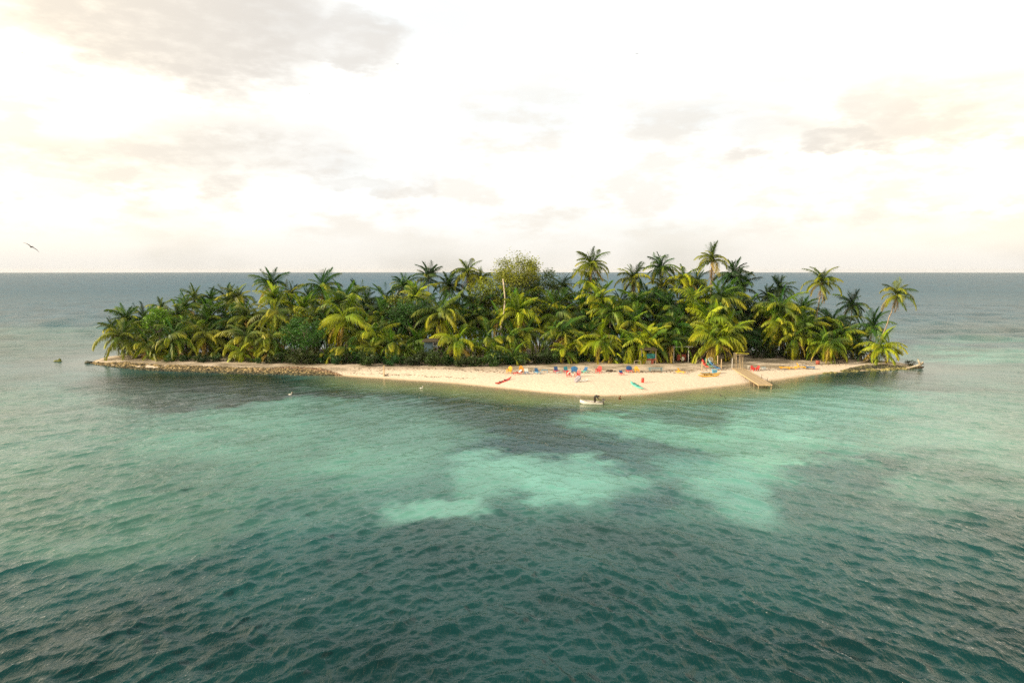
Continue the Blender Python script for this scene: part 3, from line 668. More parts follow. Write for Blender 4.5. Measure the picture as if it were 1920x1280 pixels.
# palms standing in the shaded middle of the grove, seen only as dark leaf between the others
rf = random.Random(44)
MARKS = [(320, 'behind the lime green leafy tree'), (420, 'behind the slender bare trunks on the left'), (500, 'behind the golden hanging palms on the left'), (560, 'behind the brightest yellow palm on the left'),
 (620, 'behind the round bushy tree'), (700, 'above the low palms left of the wooden post'), (760, 'above the wooden post'), (830, 'behind the star-shaped palm'), (900, 'behind the brightest golden palm'),
 (970, 'behind the bare pale trunk'), (1040, 'behind the beach chairs'), (1110, 'above the red slatted chair'), (1180, 'behind the teal hut'), (1250, 'behind the kiosk'),
 (1320, 'behind the pair of grey trunks'), (1390, 'behind the kayak rack'), (1450, 'behind the shaded yard'), (1520, 'behind the yellow loungers'), (1700, 'among the dark palms at the right end')]
def mark(p): return next(m_ for x_, m_ in MARKS if p < x_)
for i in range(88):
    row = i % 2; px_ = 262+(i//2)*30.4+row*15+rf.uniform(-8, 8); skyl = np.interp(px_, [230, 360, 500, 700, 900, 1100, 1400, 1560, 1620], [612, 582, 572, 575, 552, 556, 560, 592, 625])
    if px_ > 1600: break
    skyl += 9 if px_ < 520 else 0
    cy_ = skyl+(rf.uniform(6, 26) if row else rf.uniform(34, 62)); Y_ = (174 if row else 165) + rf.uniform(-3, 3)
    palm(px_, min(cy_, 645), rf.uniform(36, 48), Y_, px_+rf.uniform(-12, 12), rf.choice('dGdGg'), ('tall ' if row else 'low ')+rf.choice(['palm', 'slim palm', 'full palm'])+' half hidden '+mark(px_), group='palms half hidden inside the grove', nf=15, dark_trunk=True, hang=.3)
# ------------------------------------------------------------------ broad-leaved trees, shrubs
M_broad = mat('broad_leaf', (0, 0, 0), .5, var=.3, scale=.8, objcol=True, trans=.28, spec=.3)
M_bark2 = mat('grey_bark', (.23, .19, .15), .9, var=.3, bump=.5, bscale=8)
M_pale = mat('bleached_wood', (.50, .43, .34), .85, var=.25, scale=3)
def crown_mesh(name, rx, ry, rz, n, leaf, seed, clumps=26, hollow=.35):
    rn = np.random.default_rng(seed)
    cs = rn.normal(size=(clumps, 3)); cs /= np.linalg.norm(cs, axis=1)[:, None]; cs *= rn.uniform(hollow, .9, clumps)[:, None]; cs[:, 2] = np.where(cs[:, 2] < -.5, cs[:, 2]*.5, cs[:, 2])
    ci = rn.integers(0, clumps, n); p = cs[ci]+rn.normal(size=(n, 3))*rn.uniform(.10, .20, clumps)[ci][:, None]
    p *= np.array([rx, ry, rz])
    ax = rn.normal(size=(n, 3)); ax[:, 2] *= .55; ax /= np.linalg.norm(ax, axis=1)[:, None]
    bx = np.cross(ax, rn.normal(size=(n, 3))*np.array([.6, .6, 1.4])); bx /= np.linalg.norm(bx, axis=1)[:, None]+1e-9
    s = leaf*rn.uniform(.6, 1.3, n)[:, None]
    v = np.stack([p-ax*s, p-bx*s*.45, p+ax*s, p+bx*s*.45], 1).reshape(-1, 3)
    me = bpy.data.meshes.new(name); me.from_pydata([tuple(x) for x in v], [], [(4*i, 4*i+1, 4*i+2, 4*i+3) for i in range(n)])
    me.materials.append(M_broad); me.update(); return me, cs*np.array([rx, ry, rz])
def tree(cx, cy, rx, ry, Y, base, c, label, n=2200, leaf=.26, name='broadleaf_tree', cat='tree', clumps=26, hollow=.35, limbs=9, group=None, bark=None, tr=.22, depth=None):
    mpp = Y/FPX; top = atY(cx, cy, Y); bx = (base-960)*mpp; B = Vector((bx, Y, gz(bx, Y)))
    root = thing(name, label, cat, B, 0, group)
    me, cs = crown_mesh('crown', rx*mpp, (depth or rx)*mpp*.9, ry*mpp, n, leaf, int(cx*3+cy), clumps, hollow)
    o = place('crown', me, root, top-B); o.color = (*c, 1)
    fork = (top-B)*.55
    mb = MB(); mb.tube([(0, 0, -.2), fork*.5+Vector((.15, 0, 0)), fork], [tr, tr*.75, tr*.6], 7); mb.build('trunk', bark or M_bark2, root, True)
    for i in range(limbs):
        e = Vector(cs[i % len(cs)])*.95+(top-B); m_ = fork.lerp(e, .5)+Vector((random.uniform(-.4, .4), random.uniform(-.4, .4), .2))
        MB().tube([fork, m_, e], [tr*.45, tr*.28, .03], 5).build('limb', bark or M_bark2, root, True)
    return root
tree(294, 601, 32, 24, 160, 300, (.13, .27, .02), 'lime green leafy tree among the palms on the left', n=2600, leaf=.28)
tree(340, 610, 26, 20, 162, 345, (.07, .16, .02), 'mid green leafy tree half covered by drooping palms on the left', n=1500)
tree(569, 628, 42, 38, 153, 572, (.050, .150, .024), 'round bushy bright green tree with bare branches below, left of centre', n=4200, leaf=.26, hollow=.5, clumps=44, limbs=16)
tree(575, 668, 40, 12, 152, 575, (.14, .12, .05), 'tangle of bare grey branches under the round bushy tree', n=260, leaf=.2, name='bare_bush', cat='bush', limbs=26, tr=.09)
tree(768, 588, 46, 30, 162, 768, (.040, .115, .022), 'dark green tree with flat layered branches, left of the star-shaped palm', n=3600, leaf=.3, clumps=34)
tree(746, 566, 24, 16, 170, 748, (.20, .24, .03), 'small yellow-green leafy top behind the layered dark tree', n=1100)
tree(918, 556, 46, 34, 172, 920, (.19, .24, .025), 'yellow-green leafy tree left of the bare pale trunk', n=3600, leaf=.28, clumps=36)
tree(969, 510, 46, 36, 174, 968, (.27, .30, .035), 'tall round-topped tree with sparse yellow-green leaves, crossing the horizon', n=9500, leaf=.24, clumps=60, hollow=.5, limbs=44, bark=M_bark2, tr=.22)
tree(972, 548, 46, 32, 174, 972, (.15, .21, .04), 'grey-green leafy crown below the tall round-topped tree', n=2600, leaf=.26, clumps=34)
tree(1012, 536, 44, 32, 178, 1012, (.085, .14, .045), 'grey-green leafy tree right of the tall round-topped one', n=3600, leaf=.28, clumps=36)
tree(1016, 570, 40, 26, 172, 1016, (.055, .11, .03), 'darker leafy tree below the grey-green one', n=2400)
tree(900, 606, 36, 26, 168, 900, (.035, .085, .022), 'dark leafy tree in the shade left of the bare pale trunk', n=2200)
tree(1425, 640, 50, 30, 162, 1425, (.032, .105, .028), 'dark green spreading tree over the shaded yard behind the jetty', n=4200, leaf=.28, clumps=40)
tree(1398, 590, 44, 34, 170, 1398, (.024, .055, .02), 'blackish leafy tree between the golden palm and the yard', n=3400, leaf=.3, clumps=34)
tree(1080, 610, 36, 30, 168, 1080, (.032, .085, .026), 'dark leafy tree in the middle of the grove above the red chairs', n=2400)
tree(810, 672, 20, 9, 152, 810, (.05, .15, .03), 'low glossy green bush in front of the blue-grey cabin', n=900, leaf=.2, name='green_bush', cat='bush', limbs=4, tr=.06)
tree(858, 684, 9, 6, 147, 858, (.06, .17, .03), 'knee-high green bush at the foot of the brightest golden palm', n=320, leaf=.16, name='green_bush', cat='bush', limbs=3, tr=.04)
tree(1685, 660, 8, 8, 152, 1684, (.03, .06, .03), 'small dark sapling beside the driftwood on the right', n=260, leaf=.18, name='sapling', cat='bush', limbs=3, tr=.04)
tree(1705, 682, 14, 8, 149, 1704, (.05, .06, .03), 'scrubby dark bush beside the driftwood root', n=420, leaf=.16, name='scrub_bush', cat='bush', limbs=6, tr=.04)
tree(1478, 676, 16, 9, 156, 1477, (.02, .045, .02), 'low dark bush round the foot of a palm behind the yellow loungers', n=600, leaf=.2, name='dark_bush', cat='bush', limbs=4, tr=.05)
tree(1365, 680, 20, 10, 152, 1364, (.03, .07, .02), 'low dark bush between the kayak rack and the jetty', n=800, leaf=.2, name='dark_bush', cat='bush', limbs=4, tr=.05)
tree(1362, 672, 10, 9, 151, 1362, (.30, .25, .03), 'clump of yellowed leaves right of the kayak rack', n=380, leaf=.2, name='yellow_bush', cat='bush', limbs=4, tr=.04)
# understory
SHR = [crown_mesh('crown', 2.6, 2.2, 1.9, 900, .26, 500+i, 18, .3)[0] for i in range(3)]
for i in range(96):
    px_ = 300+(i % 64)*20.6+rf.uniform(-6, 6)+(i//64)*8
    if px_ > 1560: break
    fy = np.interp(px_, [300, 450, 700, 900, 1150, 1300, 1450, 1560], [677, 683, 686, 688, 681, 674, 672, 670])-(i//64)*rf.uniform(3, 7)
    if i >= 64: px_ = 640+(i-64)*26+rf.uniform(-8, 8)
    Yg = ground(px_, fy).y + rf.uniform(0, 5); X_g = (px_-960)*Yg/FPX
    if 1165 < px_ < 1420: Yg += 10
    sc = rf.uniform(.7, 1.3)*(.6 if px_ < 480 or px_ > 1440 else 1)
    r_ = thing('dark_shrub', ('small' if sc < .72 else 'mid-sized' if sc < .95 else 'large')+(' dark green' if i % 2 else ' green')+' shrub on the ground '+mark(px_), 'bush', (X_g, Yg, gz(X_g, Yg)), rf.uniform(0, 6), 'shrubs in the shade under the grove')
    o = place('crown', SHR[i % 3], r_, (0, 0, 1.2*sc), None, sc); o.color = (rf.uniform(.022, .05), rf.uniform(.055, .11), .02, 1)
    MB().tube([(0, 0, -.1), (.05, 0, .6*sc), (0, .1, 1.4*sc)], [.08, .06, .03], 5).build('stem', M_bark2, r_)
# bare pale trunk
b_ = Vector(((938-960)*160/FPX, 160, 0)); t0 = atY(943, 523, 160)
root = thing('dead_palm_trunk', 'bare pale palm trunk without a crown, standing left of the round-topped tree', 'tree trunk', (b_.x, 160, gz(b_.x, 160)))
pts = [atY(px, py, 160)-root.location for px, py in ((936, 690), (938, 640), (940, 612), (945, 585), (947, 560), (945, 540), (943, 523))]; pts[0].z = -.2
MB().tube(pts, [.22, .20, .19, .17, .16, .15, .13], 8).build('trunk', M_pale, root, True)
# ------------------------------------------------------------------ painted and plain materials for the objects
def pm(name, c, r=.45, **k): return mat(name, c, r, var=k.pop('var', .10), scale=k.pop('scale', 2.5), **k)
YEL = pm('yellow_paint', (.78, .42, .01)); RED = pm('red_paint', (.62, .035, .03)); BLU = pm('blue_paint', (.03, .13, .30)); SKB = pm('light_blue_paint', (.10, .30, .48))
NAV = pm('navy_canvas', (.02, .07, .20), .8); TEALC = pm('teal_canvas', (.02, .16, .22), .8); WHT = pm('white_paint', (.72, .70, .66)); ORG = pm('orange_yellow_paint', (.80, .33, .02))
MAG = pm('raspberry_paint', (.45, .05, .10)); TUR = pm('turquoise_plastic', (.14, .50, .42), .3); KRD = pm('red_plastic', (.60, .06, .04), .3); KYE = pm('yellow_plastic', (.75, .42, .03), .3)
GRN = pm('green_plastic', (.07, .24, .15), .3); LBL = pm('pale_blue_plastic', (.32, .48, .55), .3); LIL = pm('lilac_grey_plastic', (.38, .36, .44), .3); GRY = pm('grey_plastic', (.42, .42, .42), .4)
DRK = pm('dark_plastic', (.02, .022, .022), .4); WOOD = mat('weathered_wood', (.40, .31, .20), .85, var=.25, scale=5, bump=.3); WOODL = mat('pale_new_wood', (.50, .37, .22), .75, var=.15, scale=5)
WOODD = mat('dark_wood', (.07, .05, .035), .85, var=.25, scale=4); TEALP = pm('teal_painted_boards', (.02, .14, .13), .7); RWOOD = pm('red_brown_paint', (.30, .07, .045), .6); BEI = pm('beige_paint', (.38, .32, .23), .7)
THA = mat('brown_thatch', (.06, .05, .03), .95, var=.3, scale=6, bump=.8); MET = mat('whitish_metal_sheet', (.30, .31, .30), .6, var=.3, scale=1.5); BGR = pm('blue_grey_boards', (.07, .12, .16), .8)
STO = mat('coral_rubble', (.36, .29, .13), .9, var=.45, scale=1.2); STOD = mat('dark_wet_rock', (.05, .055, .035), .6, var=.3, scale=3)
MOSS = mat('weedy_rock', (.13, .15, .04), .8, var=.4, scale=3)

def adirondack(px, py, rz, body, label, group, s=1.12, back=None, seatm=None, name='slatted_chair'):
    g = ground(px, py); root = thing(name, label, 'chair', g, rz, group); root.scale = (s,)*3
    mb = MB()
    for i in range(5): mb.box((0, -.34+i*.125, .36-i*.028), (.54, .105, .022), (R(13), 0, 0))
    mb.build('seat', seatm or body, root)
    mb = MB()
    for i in range(5):
        h = (.70, .80, .84, .80, .70)[i]; mb.box(((i-2)*.122*1.06, .24+h*.155, .22+h*.46), (.100, .022, h), (R(-20), 0, (i-2)*.02))
    mb.box((0, .36, .48), (.6, .03, .05)); mb.build('backrest', back or body, root)
    for sx in (-1, 1):
        MB().box((sx*.35, -.02, .56), (.13, .72, .025)).build('armrest', body, root)
        MB().box((sx*.30, -.36, .275), (.045, .10, .55)).build('leg', body, root)
        MB().box((sx*.30, .24, .27), (.045, .09, .54), (R(8), 0, 0)).build('leg', body, root)
    return root
def lounger(px, py, rz, frame, pad, label, group, s=1.0, back=50, cushion=None, L=1.95, W=.70, round_back=False, name='sun_lounger'):
    g = ground(px, py); root = thing(name, label, 'sun lounger', g, rz, group); root.scale = (s,)*3
    bl = .72; fl = L-bl
    for sx in (-1, 1): MB().box((sx*(W/2-.03), 0, .34), (.06, L, .08)).build('side_rail', frame, root)
    mb = MB(); n = 8
    for i in range(n): mb.box((0, -L/2+(i+.5)*fl/n, .385), (W-.12, fl/n*.8, .02))
    mb.build('slatted_bed', frame if cushion is None else frame, root)
    a = R(back); cx = fl-L/2
    if round_back:
        mb = MB(); mb.ell((0, cx+math.cos(a)*bl*.5, .40+math.sin(a)*bl*.5), (W*.62, .05, bl*.62), 12, 8, (-(math.pi/2-a), 0, 0)); mb.build('backrest', pad, root)
    else:
        mb = MB()
        for i in range(6):
            q = (i+.5)/6*bl; mb.box((0, cx+math.cos(a)*q, .40+math.sin(a)*q), (W-.04, .105, .03), (a, 0, 0))
        mb.build('backrest', pad, root)
    if cushion is not None: MB().box((0, -L/2+fl/2, .43), (W-.1, fl*.94, .07)).build('cushion', cushion, root)
    for sx in (-1, 1):
        for sy in (-.82, .6): MB().box((sx*(W/2-.04), sy*L/2, .16), (.065, .07, .34)).build('leg', frame, root)
    return root
def low_table(px, py, rz, m_, label, w=.6, d=.5, h=.45, group=None, s=1.0):
    g = ground(px, py); root = thing('small_table', label, 'table', g, rz, group); root.scale = (s,)*3
    MB().box((0, 0, h), (w, d, .04)).build('tabletop', m_, root)
    for sx in (-1, 1):
        for sy in (-1, 1): MB().box((sx*(w/2-.05), sy*(d/2-.05), h/2), (.05, .05, h)).build('leg', m_, root)
    return root
CH = 'chairs and loungers lined up along the back of the beach'
adirondack(955, 699, R(-20), YEL, 'bright yellow slatted chair at the left end of the row, beside the red lounger', CH, 1.3)
lounger(971, 701.5, R(-62), RED, WHT, 'red lounger with a raised white back between the two yellow chairs', CH, 1.0, 42)
adirondack(977.5, 697, R(8), ORG, 'orange-yellow slatted chair standing behind the red lounger with white back', CH, 1.2)
lounger(987, 701, R(12), BLU, WHT, 'blue lounger with white striped back, right of the orange-yellow chair', CH, 1.05, 62, L=1.5)
lounger(1007, 700.5, R(25), SKB, BLU, 'light blue lounger with its blue back raised, left of the blue low bench', CH, 1.1, 55, L=1.7)
low_table(1021, 699, R(4), SKB, 'light blue low bench between the blue loungers', 1.15, .7, .62)
lounger(1043, 698.5, R(14), MAG, NAV, 'raspberry lounger with navy back, leftmost of the two raspberry ones', CH, 1.15, 58, L=1.6)
low_table(1048, 702, R(10), LBL, 'small pale blue side table in front of the raspberry lounger with navy back', .9, .6, .5)
lounger(1061, 698.5, R(6), MAG, TEALC, 'raspberry lounger with teal back, left of the wide blue one', CH, 1.15, 58, L=1.6)
adirondack(1066.5, 706, R(15), RED, 'red chair draped with a white ring-shaped towel, in front of the row', CH, 1.15)
lounger(1077, 699, R(0), BLU, BLU, 'wide blue lounger with a rounded back between two red chairs', CH, 1.15, 64, L=1.6, W=1.0, round_back=True)
adirondack(1083, 706, R(-38), RED, 'red chair turned sideways with a white cloth on its arm', CH, 1.2)
lounger(1096, 699, R(-42), TUR, BLU, 'teal-framed lounger with a dark blue back, right of the red chairs', CH, 1.15, 55, L=1.7)
adirondack(1122.5, 699, R(-28), RED, 'lone bright red slatted chair at the foot of the curved palm', CH, 1.35)
lounger(1165, 703, R(12), RED, NAV, 'low red-legged lounger with dark blue pad, standing forward on the open sand', CH, 1.0, 38, L=1.5)
lounger(1180, 698, R(8), RED, NAV, 'red lounger with an oval dark blue back beside the yellow chair', CH, 1.15, 62, L=1.5, W=.9, round_back=True)
adirondack(1194, 698, R(4), YEL, 'yellow slatted chair in front of the kiosk', CH, 1.2)
lounger(1276, 700, R(50), YEL, YEL, 'single yellow lounger near the middle right of the beach', CH, 1.1, 48, L=1.7)
lounger(1471, 692, R(84), YEL, YEL, 'flat yellow lounger at the left of the three by the jetty', CH, 1.1, 3)
lounger(1483, 691.5, R(88), YEL, YEL, 'flat yellow lounger in the middle of the three by the jetty', CH, 1.0, 3)
lounger(1500, 691, R(86), YEL, YEL, 'yellow lounger with raised back, rightmost of the three by the jetty', CH, 1.15, 62)
lounger(1517, 690.5, R(70), BLU, BLU, 'blue lounger in the shade right of the yellow ones', CH, 1.1, 25, L=2.1, W=.9)
# towels and cloth on the red chairs
g = ground(1066.5, 706); mb = MB(); ring = [(math.cos(a)*.36, -.42, .62+math.sin(a)*.36) for a in np.linspace(-.5, math.pi+.5, 12)]; mb.tube(ring, .085, 6)
tag(mb.build('white_towel', WHT, None, True, g, (0, 0, R(15))), 'white towel curled in a ring on the red chair', 'towel')
g = ground(1081, 705.5); mb = MB(); mb.box((-.25, -.1, .70), (.34, .5, .05), (0, .25, .2)); mb.box((-.42, -.12, .52), (.05, .46, .36))
tag(mb.build('white_cloth', WHT, None, False, g), 'white cloth hung over the arm of the sideways red chair', 'towel')

def kayak(a, b, w, m_, label, dark=DRK, z=0.12, h=.30, tilt=0, name='kayak', cockpits=2, group='kayaks'):
    """a, b: world positions of the two ends"""
    a, b = Vector(a), Vector(b); L = (b-a).length; mid = (a+b)/2; dz = b-a
    root = thing(name, label, 'kayak' if 'kayak' in name else 'board', mid+Vector((0, 0, z)), 0, group); root.rotation_euler = dz.to_track_quat('X', 'Z').to_euler()
    st = 12; vs, fs = [], []
    for i in range(st+1):
        t = i/st*2-1; ww = w/2*max(.03, (1-abs(t)**2.4)); hh = h*(.5+.5*(1-abs(t)**3)); rise = .22*abs(t)**3*(h/.3)
        for k in range(8):
            an = 2*math.pi*k/8; vs.append((t*L/2, math.cos(an)*ww, rise+math.sin(an)*hh*.5*(1 if math.sin(an) < 0 else .55)))
    for i in range(st):
        for k in range(8): fs.append((i*8+k, (i+1)*8+k, (i+1)*8+(k+1) % 8, i*8+(k+1) % 8))
    fs += [tuple(range(8)), tuple(st*8+7-k for k in range(8))]
    mb = MB(); mb.add(vs, fs); mb.build('hull', m_, root, True)
    for c in range(cockpits):
        x = (c-(cockpits-1)/2)*L*.30
        mb = MB(); mb.ell((x, 0, h*.24), (L*.11, w*.30, .05), 12, 4); mb.build('cockpit', dark, root, True)
        MB().box((x-L*.07, 0, h*.24+.10), (.06, w*.45, .18), (0, -.3, 0)).build('seat', dark, root)
    return root
kayak(ground(928.5, 721), ground(959, 710), .80, KRD, 'red kayak lying diagonally on the sand on the left of the beach', h=.42)
kayak(ground(1182, 717.5), ground(1206, 731), 1.15, TUR, 'turquoise kayak lying on the sand below the yellow chair', h=.36, dark=pm('dark_turquoise', (.05, .28, .24)))
kayak(ground(1083, 716.5), ground(1103, 713.5), .85, WHT, 'whitish grey kayak lying on the sand below the red chairs', h=.40, dark=GRY)
g = ground(1078, 717); root = thing('surfboard', 'lilac-grey board propped up on the stern of the whitish kayak', 'board', g, 0)
mb = MB(); mb.tube([(0, 0, .1), (.35, .12, .45), (.85, .25, .95), (1.05, .3, 1.12)], [.2, .46, .44, .22], 10, flat=.16); mb.build('deck', LIL, root, True); MB().tube([(.02, -.12, .13), (.4, -.02, .5), (.9, .12, 1.0)], .035, 5).build('stringer', WHT, root)
kayak(ground(1309, 706.5), ground(1350, 705), .62, KYE, 'long yellow kayak lying broadside at the edge of the wet sand', h=.40, dark=WOODD)
kayak(ground(1312, 702.5), ground(1352, 701), .55, KYE, 'second yellow kayak lying just behind the long yellow one', h=.34, dark=WOODD, cockpits=1)
kayak(ground(1311, 703)+Vector((0, -.3, .3)), ground(1331, 701.5)+Vector((0, -.3, .3)), .62, pm('grey_green_foam', (.25, .30, .27)), 'grey-green paddle board resting on the yellow kayaks', h=.16, cockpits=0, name='paddle_board')
def lean(px, py, m_, label, L=3.4, rise=1.35, w=.75, skew=.5, dark=DRK, h=.42):
    g = ground(px, py); a = g+Vector((0, 0, .10)); b = g+Vector((-skew, L*.9, rise)); kayak(a, b, w, m_, label, dark=dark, h=h, group='kayaks stored on the rack')
lean(1328, 692, KRD, 'red kayak sloping down from the rack, leftmost of the rack', w=.9, skew=.5)
lean(1336, 692, GRN, 'dark green kayak sloping down from the middle of the rack', w=.95, skew=.7, rise=1.6)
lean(1346, 693, LBL, 'pale blue kayak on the right side of the rack', w=.85, skew=1.2, rise=1.5)
lean(1351, 695, BLU, 'deep blue kayak at the right end of the rack', w=.55, skew=1.5, rise=1.2)
# rack posts with rails
root = thing('kayak_rack', 'wooden kayak rack with upright posts, right of the leaning palm', 'rack', ground(1334, 693))
for px, py, hh in ((1316, 695, 1.9), (1324, 690, 2.0), (1345, 689, 2.5), (1352, 694, 2.3)):
    p = ground(px, py)-root.location; MB().tube([p+Vector((0, 0, -.2)), p+Vector((.02, 0, hh))], .10, 6).build('post', WOODL, root)
for (a, b, zz_) in (((1316, 695), (1352, 694), 1.0), ((1324, 690), (1345, 689), 1.35)):
    pa, pb = ground(*a)-root.location, ground(*b)-root.location; MB().tube([pa+Vector((0, .1, zz_)), pb+Vector((0, .1, zz_))], .05, 5).build('rail', WOOD, root)
for px, py, sc, lab in ((1321, 689, .95, 'smaller round-backed grey chair behind the kayak rack'), (1333, 689, 1.25, 'larger round-backed grey chair standing behind the kayak rack')):
    g = ground(px, py); root = thing('round_chair', lab, 'chair', g+Vector((0, .5, .6 if sc > 1 else .4)), 0, 'round-backed grey chairs'); root.scale = (sc,)*3
    ring = [(math.cos(a)*.42, .12, .78+math.sin(a)*.40) for a in np.linspace(0, 2*math.pi, 15)]; MB().tube(ring, .04, 5).build('back_frame', GRY, root)
    mb = MB()
    for q in (-.25, -.12, 0, .12, .25): mb.tube([(q, .12, .78-math.sqrt(.16-q*q)), (q, .12, .78+math.sqrt(.16-q*q))], .015, 4)
    mb.build('backrest', GRY, root); MB().box((0, -.12, .38), (.85, .55, .06)).build('seat', GRY, root)
    for sx in (-1, 1):
        for sy in (-.35, .1): MB().box((sx*.36, sy, -.02), (.05, .05, .78)).build('leg', GRY, root)
g = ground(1339.5, 700); root = thing('blue_tub', 'blue plastic tub standing in front of the kayak rack', 'tub', g)
MB().box((0, 0, .42), (.72, .7, .8), taper=1.3).build('body', SKB, root); MB().box((0, 0, .85), (1.0, .98, .06)).build('rim', LBL, root)

# ---- bin, dog, rocks, post
g = ground(1205, 717); root = thing('red_bin', 'small red barrel standing alone on the open sand', 'barrel', g)
MB().tube([(0, 0, 0), (0, 0, .1), (0, 0, .4), (0, 0, .72), (0, 0, .8)], [.22, .25, .28, .25, .22], 12).build('body', KRD, root, True); MB().tube([(0, 0, .79), (0, 0, .85)], [.26, .24], 12).build('lid', RWOOD, root)
def skin(name, V, E, mat_, parent=None, loc=(0, 0, 0), rot=None, sub=1, scale=1):
    me = bpy.data.meshes.new(name); me.from_pydata([v[:3] for v in V], E, []); me.materials.append(mat_)
    o = place(name, me, parent, loc, rot, scale)
    sk = o.modifiers.new('skin', 'SKIN'); sk.use_smooth_shade = True; sb = o.modifiers.new('sub', 'SUBSURF'); sb.levels = sub; sb.render_levels = sub
    if not me.skin_vertices: me.attributes
    lay = me.skin_vertices[0].data if me.skin_vertices else None
    if lay:
        for i, v in enumerate(V): lay[i].radius = (v[3], v[3]); lay[i].use_root = (i == 0)
    return o
FUR = mat('brown_fur', (.10, .045, .02), .9, var=.3, scale=8); FURL = mat('tan_fur', (.40, .28, .16), .9)
g = ground(1162, 748.5)
root = thing('dog', 'brown dog sitting in the shallows at the water edge, right of the boat', 'dog', g, R(-75))
V = [(-.16, 0, .16, .125), (0, 0, .28, .12), (.12, 0, .40, .115), (.17, 0, .52, .075), (.20, 0, .62, .085), (.31, 0, .60, .045), (.36, 0, .59, .032),
     (.17, .08, .30, .045), (.20, .08, .14, .03), (.21, .08, .03, .028), (.27, .08, .02, .028), (.17, -.08, .30, .045), (.20, -.08, .14, .03), (.21, -.08, .03, .028), (.27, -.08, .02, .028),
     (-.06, .13, .15, .075), (.10, .14, .17, .05), (.0, .14, .05, .035), (.12, .14, .03, .03), (-.06, -.13, .15, .075), (.10, -.14, .17, .05), (.0, -.14, .05, .035), (.12, -.14, .03, .03),
     (-.30, 0, .07, .035), (-.42, .06, .05, .02)]
E = [(0, 1), (1, 2), (2, 3), (3, 4), (4, 5), (5, 6), (2, 7), (7, 8), (8, 9), (9, 10), (2, 11), (11, 12), (12, 13), (13, 14), (0, 15), (15, 16), (16, 17), (17, 18), (0, 19), (19, 20), (20, 21), (21, 22), (0, 23), (23, 24)]
def has_skin_layer(): return True
import types
def make_skinned(name, V, E, m_, root, **k):
    bm = bmesh.new(); lay = bm.verts.layers.skin.verify(); vs = []
    for i, v in enumerate(V):
        q = bm.verts.new(v[:3]); q[lay].radius = (v[3]*1.22, v[3]*1.22); q[lay].use_root = (i == 0); vs.append(q)
    for a_, b_ in E: bm.edges.new((vs[a_], vs[b_]))
    me = bpy.data.meshes.new(name); bm.to_mesh(me); bm.free(); me.materials.append(m_)
    o = place(name, me, root, **k); s1 = o.modifiers.new('skin', 'SKIN'); s1.use_smooth_shade = True; s2 = o.modifiers.new('sub', 'SUBSURF'); s2.levels = 1; s2.render_levels = 1
    return o
make_skinned('body', V, E, FUR, root)
for sy in (-1, 1): MB().ell((.18, sy*.075, .66), (.03, .02, .065), 6, 4, (sy*.4, 0, 0)).build('ear', FUR, root)
MB().ell((.215, 0, .36), (.06, .07, .11), 8, 6).build('chest_patch', FURL, root, True)
g = ground(720, 705); root = thing('wooden_post', 'tall wooden post standing at the waterline on the left part of the beach', 'post', g)
MB().tube([(0, 0, -.4), (.02, 0, 1.1), (0, 0, 2.0)], [.13, .12, .12], 7).build('pole', WOODL, root); MB().box((0, 0, 2.05), (.42, .34, .18)).build('cap', WOOD, root)
g = ground(724, 704.5); mb = MB(); mb.tube([(-.5, 0, .08), (0, .05, .14), (.5, -.05, .1)], [.10, .14, .08], 6)
tag(mb.build('driftwood_stump', WOODD, None, True, g), 'short dark piece of driftwood at the foot of the wooden post', 'driftwood')
g = ground(1142, 696); rk = MB()
for i in range(9): rk.ell((random.uniform(-1.3, 1.3), random.uniform(-.5, .5), .1), (random.uniform(.15, .4), random.uniform(.15, .3), random.uniform(.12, .25)), 6, 4, jit=.2)
tag(rk.build('husk_heap', WOODD, None, False, g), 'heap of dark coconut husks on the sand right of the lone red chair', 'heap', None, 'stuff')

# ---- the boat and the man
loc = at(1109, 757.5, 0)
root = thing('motor_boat', 'small white open motor boat floating at the edge of the beach', 'boat', loc, R(168)); root.scale = (.94,)*3
Lb, Wb = 3.9, 1.45
def hull_pts(inner):
    vs = []; st = 14
    for i in range(st+1):
        t = i/st; x = -Lb/2+t*Lb; w = Wb/2*(1-max(0, (t-.45)/.55)**2.3)*(.92+.08*min(1, t*4)); sh = .40+.34*t**2.2; kz = -.12+.30*max(0, (t-.7)/.3)**2
        if inner: w = max(.01, w-.05); x = x*.975; kz += .10
        vs += [(x, -w, sh), (x+.02*t, -w*.93, sh*.45), (x, -w*.62, kz+.06), (x, 0, kz), (x, w*.62, kz+.06), (x+.02*t, w*.93, sh*.45), (x, w, sh)]
    return vs, st
o_, st = hull_pts(False); i_, _ = hull_pts(True)
fo = [(i*7+k, (i+1)*7+k, (i+1)*7+k+1, i*7+k+1) for i in range(st) for k in range(6)]
MB().add(o_, fo+[tuple(range(7))]).build('hull', WHT, root, True)
MB().add(i_, [f[::-1] for f in fo]+[tuple(range(6, -1, -1))]).build('inner_hull', GRY, root, True)
rim = MB(); n7 = len(o_)//7
for s_i in (0, 6): rim.tube([Vector(o_[i*7+s_i])+Vector((0, 0, .02)) for i in range(n7)], .04, 6)
rim.tube([o_[0], o_[6]], .04, 6); rim.build('gunwale', BEI, root, True)
for x in (-.9, .15, 1.0): MB().box((x, 0, .30), (.26, Wb*(.86 if x < .5 else .62), .05)).build('bench', WHT, root)
mb = MB(); mb.box((-Lb/2-.02, 0, .45), (.14, .3, .34)); mb.box((-Lb/2-.12, 0, .0), (.12, .10, .8)); mt = mb.build('outboard_motor', DRK, root)
